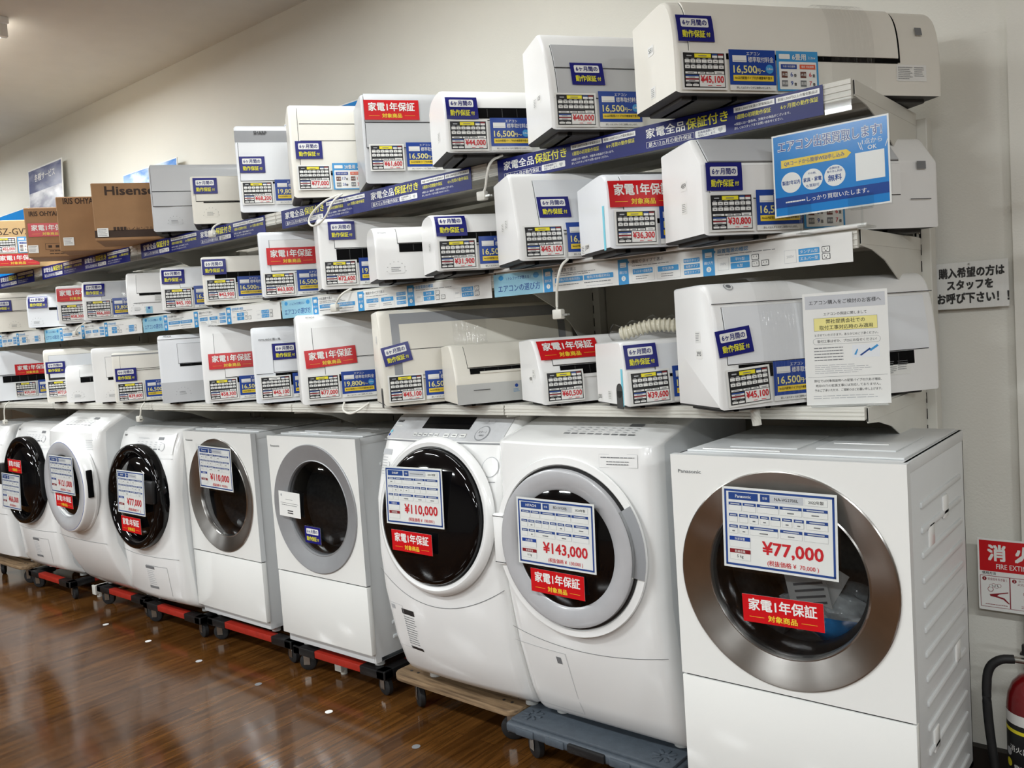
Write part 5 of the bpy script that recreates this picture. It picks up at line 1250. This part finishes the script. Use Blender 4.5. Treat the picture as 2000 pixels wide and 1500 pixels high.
def customer_notice():
    w, h = .207, .296; c = Card(); c.rect(0, 0, w, h, 'paper', 0); c.rect(.006, .254, w - .012, .035, 'headgrey', 1)
    c.text('エアコン購入をご検討のお客様へ', w * .5, .271, .0125, 'ink', 2, .002, w=.175)
    c.text('エアコンの保証に関しまして', w * .5, .240, .0088, 'ink', 1, .002, w=.105)
    c.rect(.026, .196, .155, .034, 'inkgrey', 1); c.rect(.0266, .1966, .1538, .0328, 'paleyellow', 2)
    c.text('弊社提携会社での', w * .5, .2205, .0125, 'ink', 3, .004, w=.095); c.text('取付工事対応時のみ適用', w * .505, .2045, .0125, 'ink', 3, .004, w=.13)
    c.text('とさせていただきます。あらかじめご了承ください。', w * .505, .185, .0075, 'ink', 1, .002, w=.155)
    c.rect(.022, .160, .165, .017, 'inkgrey', 1, r=.008); c.rect(.0226, .1606, .1638, .0158, 'paper', 2, r=.0075); c.text('取付工事はぜひ、プロにお任せください！', w * .51, .1685, .0085, 'ink', 3, .002, w=.145)
    c.lines(.024, .115, .085, .040, 5, 'inkgrey', 1); c.rect(.118, .122, .066, .033, 'cool', 1); c.poly([(.135, .128), (.16, .146), (.163, .143), (.139, .126)], 'boardblue', 2); c.poly([(.158, .140), (.178, .154), (.182, .150), (.163, .137)], 'skyblue', 2); c.poly([(.122, .13), (.13, .145), (.132, .143), (.127, .129)], 'skyblue', 2)
    c.lines(.024, .082, .155, .026, 5, 'inkpale', 1, .4); c.rect(.006, .0745, w - .012, .0006, 'inkgrey', 1)
    for q, tx in enumerate(('弊社では対象既設物への配管パイプの穴あけ増設、', '既存の穴の拡張工事には対応しておりません。', '予めご了承いただき、ご理解のほどお願い申し上げます。')): c.text(tx, w * .5, .064 - q * .0125, .0078, 'ink', 1, .002, maxw=.165)
    c.lines(.018, .015, .17, .012, 2, 'inkpale', 1, .2)
    mb = MB(); mb.box(0, w, -.003, 0, 0, h, 'paper', .0006); c.emit(mb, flatF(0, -.0032, 0), 0, .0003); mb.box(.01, w - .01, -.05, .004, -.0015, .0005, 'clear')
    o = mb.build('notice_stand', smooth=0, weld=False); o.location = (-.140, .004, ZC + .0015); o.rotation_euler = (0, 0, .38)
    tag(o, 'white printed customer notice standing on the bottom shelf before the big air conditioner', 'sign')
customer_notice()
def staff_sign():
    w, h = .212, .145; c = Card(); c.rect(0, 0, w, h, 'film', 3, r=.008); c.rect(.002, .002, w - .004, h - .004, 'paper', 0, r=.007)
    c.text('購入希望の方は', w * .52, .112, .032, 'ink', 1, .036, w=.178); c.text('スタッフを', w * .5, .074, .032, 'ink', 1, .036, w=.125); c.text('お呼び下さい！！', w * .53, .034, .034, 'ink', 1, .036, w=.195)
    mb = MB(); c.emit(mb, flatF(0, 0, 0), .0006, .0005); mb.box(w * .5 - .003, w * .5 + .003, -.005, 0, h - .012, h - .006, 'brass', .002)
    mb.box(.002, w - .002, -.0004, 0, .002, h - .002, 'paper')
    o = mb.build('staff_notice', smooth=0, weld=False); o.location = (.022, WALL_Y - .0235, 1.478)
    tag(o, 'white laminated notice in heavy black lettering pinned to the wall right of the shelving', 'sign')
staff_sign()
def fire_sign():
    w, h = .25, .222; c = Card(); c.rect(0, 0, w, h, 'paper', 0, r=.006); c.rect(.005, .122, w - .01, .095, 'red', 1)
    [c.text(ch, .052 + .073 * q, .180, .052, 'paper', 2, .03) for q, ch in enumerate('消火器')]; c.text('FIRE EXTINGUISHER', .125, .1385, .022, 'paper', 2, .01, w=.15)
    c.text('使用方法', .03, .116, .0095, 'ink', 1, .012)
    for q in range(3):
        x = .005 + q * .08; c.rect(x, .01, .08, .098, 'darkred', 1); c.rect(x + .0015, .0115, .077, .095, 'paper', 2)
        c.disc(x + .012, .098, .006, 'darkred', 3); c.text('%d' % (q + 1), x + .012, .098, .009, 'paper', 4, .01)
    c.text('安全栓を引き抜く', .052, .098, .0085, 'darkred', 3, .006, w=.052); c.text('ホースを', .124, .100, .0085, 'darkred', 3, .006); c.text('火元に向ける', .13, .090, .0085, 'darkred', 3, .006)
    c.lines(.018, .016, .06, .006, 1, 'darkred', 3, 0); c.lines(.114, .016, .06, .010, 2, 'darkred', 3, 0)
    c.poly([(.03, .05), (.055, .056), (.08, .062), (.08, .059), (.055, .052), (.05, .047), (.07, .042), (.084, .026), (.08, .026), (.066, .038), (.045, .043), (.032, .044)], 'darkred', 3)
    for q in range(4): c.disc(.035 + q * .007, .076 + (q % 2) * .003, .006, 'darkred', 3, 14); c.disc(.035 + q * .007, .076 + (q % 2) * .003, .005, 'paper', 4, 14)
    c.disc(.033, .066, .008, 'darkred', 3, 16); c.disc(.033, .066, .0065, 'paper', 4, 16)
    c.rect(.12, .058, .03, .008, 'darkred', 3); c.rect(.121, .059, .028, .006, 'paper', 4); c.disc(.152, .062, .012, 'darkred', 3, 18); c.poly([(.12, .045), (.13, .05), (.13, .046), (.145, .04), (.13, .043), (.13, .04)], 'darkred', 3)
    mb = MB(); mb.box(0, w, 0, .004, 0, h, 'paper', .001); c.emit(mb, flatF(0, -.0002, 0), 0, .0004); mb.box(w * .4, w * .55, .004, .032, h * .3, h * .7, 'paper', .002)
    o = mb.build('fire_extinguisher_sign', smooth=0, weld=False); o.location = (.131, .634, .555)
    tag(o, 'red and white fire extinguisher instruction sign on the wall at the right edge', 'sign')
fire_sign()
def extinguisher():
    t = thing('fire_extinguisher', 'red fire extinguisher with black hose standing on the floor at the right edge', 'fire extinguisher', (.297, .45, 0), 0)
    def lathe_z(mb, prof, m): mb.loft([[(r * math.cos(2 * PI * j / 32), r * math.sin(2 * PI * j / 32), z) for j in range(32)] for r, z in prof], m)
    mb = MB(); lathe_z(mb, [(.06, .0), (.068, .008), (.068, .36), (.064, .39), (.052, .42), (.035, .44), (.022, .446), (.022, .462)], 'extred'); mb.build('cylinder', t, smooth=50)
    mb = MB(); lathe_z(mb, [(.0686, .10), (.0686, .345)], 'ink')
    for z0, z1, m in ((.315, .345, 'paper'), (.29, .30, 'yellow')): lathe_z(mb, [(.069, z0), (.069, z1)], m)
    for a in (3.6, 4.0, 4.4): lathe_z
    mb.build('label_band', t, smooth=50, weld=False)
    c = Card(); c.disc(.014, .10, .012, 'inkpale', 0); c.disc(.014, .068, .012, 'yellow', 0); c.text('消火器', .05, .115, .02, 'paper', 0, .01); c.text('業務用', .062, .06, .02, 'paper', 0, .02)
    mb = MB(); Fc = lambda u, v, n: ((.0692 + n) * math.cos(-2.75 + u / .069), (.0692 + n) * math.sin(-2.75 + u / .069), .13 + v); c.emit(mb, Fc, .0003); mb.build('label_print', t, smooth=0, weld=False)
    mb = MB(); mb.cyl((0, 0, .46), 'z', .02, .04, 'brass', 20, .003); mb.cyl((-.05, 0, .482), 'x', .009, .05, 'brass', 14); mb.cyl((0, -.03, .482), 'y', .012, .02, 'brass', 14); mb.build('valve', t, smooth=40)
    mb = MB(); mb.box(-.03, .09, -.01, .01, .50, .506, 'blackplastic', .002); mb.box(-.02, .10, -.01, .01, .525, .531, 'blackplastic', .002, mtx=None); mb.box(-.025, -.01, -.008, .008, .50, .53, 'blackplastic', .002); mb.build('lever_handle', t, smooth=30)
    pts = [(-.045, 0, .482), (-.08, -.01, .48), (-.11, -.015, .45), (-.115, -.02, .38), (-.112, -.02, .30), (-.105, -.02, .22), (-.098, -.015, .14), (-.092, -.01, .08)]
    q = pts
    for _ in range(2):
        a = [q[0]]
        for i in range(len(q) - 1): A, B = Vector(q[i]), Vector(q[i + 1]); a += [tuple(A * .75 + B * .25), tuple(A * .25 + B * .75)]
        q = a + [q[-1]]
    mb = MB(); mb.tube(q, .0125, 'rubber', 14); mb.build('discharge_hose', t, smooth=50)
    mb = MB(); mb.cyl((-.092, -.01, .03), 'z', .016, .055, 'blackplastic', 16, .003); mb.build('nozzle', t, smooth=40)
extinguisher()

# ------------------------------------------------------------------ drain hose, accessory bag, floor dots
def drain_hose():
    n = 40; P = []; Rr = []
    z = ZC + .2 - .002
    for i in range(120):
        s = i / 119; x = -.745 + s * .40; y = .06 + s * .16; zz = z + .022 + .012 * math.sin(s * PI * 1.0) + (.012 * math.exp(-((s - .25) / .15) ** 2))
        P.append((x, y, zz)); Rr.append(.0195 + .0028 * (1 if (i // 2) % 2 else -1))
    mb = MB(); mb.tube(P, Rr, 'hose', 14)
    o = mb.build('drain_hose', smooth=30); tag(o, 'ribbed cream drain hose in clear film lying on the blue-taped air conditioner', 'hose')
    mb = MB(); rings = []
    for i, s in enumerate(np.linspace(-.08, .62, 16)):
        x = -.745 + s * .40; y = .06 + s * .16; zz = z + .022 + .012 * math.sin(max(s, 0) * PI) + (.012 * math.exp(-((s - .25) / .15) ** 2)); rr = .026 + .006 * math.sin(i * 2.1) - (.02 if i == 0 else 0)
        rings.append([(x, y + rr * math.cos(2 * PI * j / 16) * (1.1 + .1 * math.sin(j * 3 + i)), max(z + .002, zz + rr * math.sin(2 * PI * j / 16) * (1 + .12 * math.sin(j * 5 + i * 2)))) for j in range(16)])
    mb.loft(rings, 'film'); mb.build('film_wrap', o, smooth=60)
drain_hose()
def accessory_bag():
    bm = bmesh.new(); bmesh.ops.create_icosphere(bm, subdivisions=4, radius=1)
    rnd = random.Random(4); ph = [(rnd.uniform(3, 9), rnd.uniform(3, 9), rnd.uniform(3, 9), rnd.uniform(0, 6)) for _ in range(7)]
    mb = MB(); vs = []
    for v in bm.verts:
        k = 1 + sum(.07 * math.sin(a * v.co.x + b * v.co.y + c * v.co.z + d) for a, b, c, d in ph); vs.append((v.co.x * .12 * k, v.co.y * .07 * k, v.co.z * .075 * k))
    bm.verts.index_update(); fs = [[v.index for v in f.verts] for f in bm.faces]
    blue = [f for f in fs if sum(vs[i][2] for i in f) / 3 < -.01 and sum(vs[i][0] for i in f) / 3 > -.03]; rest = [f for f in fs if f not in blue]
    mb.mesh(vs, rest, 'bagclear'); mb.mesh(vs, blue, 'bagblue'); bm.free()
    for q in range(2): mb.box(-.09, .02, -.003, .0, -.02, .10, 'paper', .001, mtx=Matrix.Translation((.0, -.055 - q * .01, .03)) @ Matrix.Rotation(.5 - q * .7, 4, 'Y'))
    for q in range(4): mb.box(-.07, .01, -.0045, -.003, .0 + q * .018, .006 + q * .018, 'inkgrey', mtx=Matrix.Translation((.0, -.065, .03)) @ Matrix.Rotation(-.2, 4, 'Y'))
    o = mb.build('accessory_bag', smooth=30); o.location = (-.10, .02, .705)
    tag(o, 'clear and blue plastic bag of papers inside the nearest machine drum', 'bag')
accessory_bag()
for i, (x, y, m) in enumerate(((-1.592, -.164, 'inkgrey'), (-2.119, -.148, 'paper'), (-2.633, -.136, 'inkgrey'), (-3.147, -.125, 'inkpale'), (-3.666, -.112, 'paper'), (-4.17, -.10, 'paper'))):
    mb = MB(); mb.cyl((0, 0, .0), 'z', .016, .0012, m, 24, .0003); o = mb.build('floor_sticker', smooth=0); o.location = (x, y, 0)
    tag(o, '%s round floor marker dot, %s from the right' % ('white' if m != 'inkgrey' else 'grey', ORD[i]), 'floor marker', 'round dots on the floor')
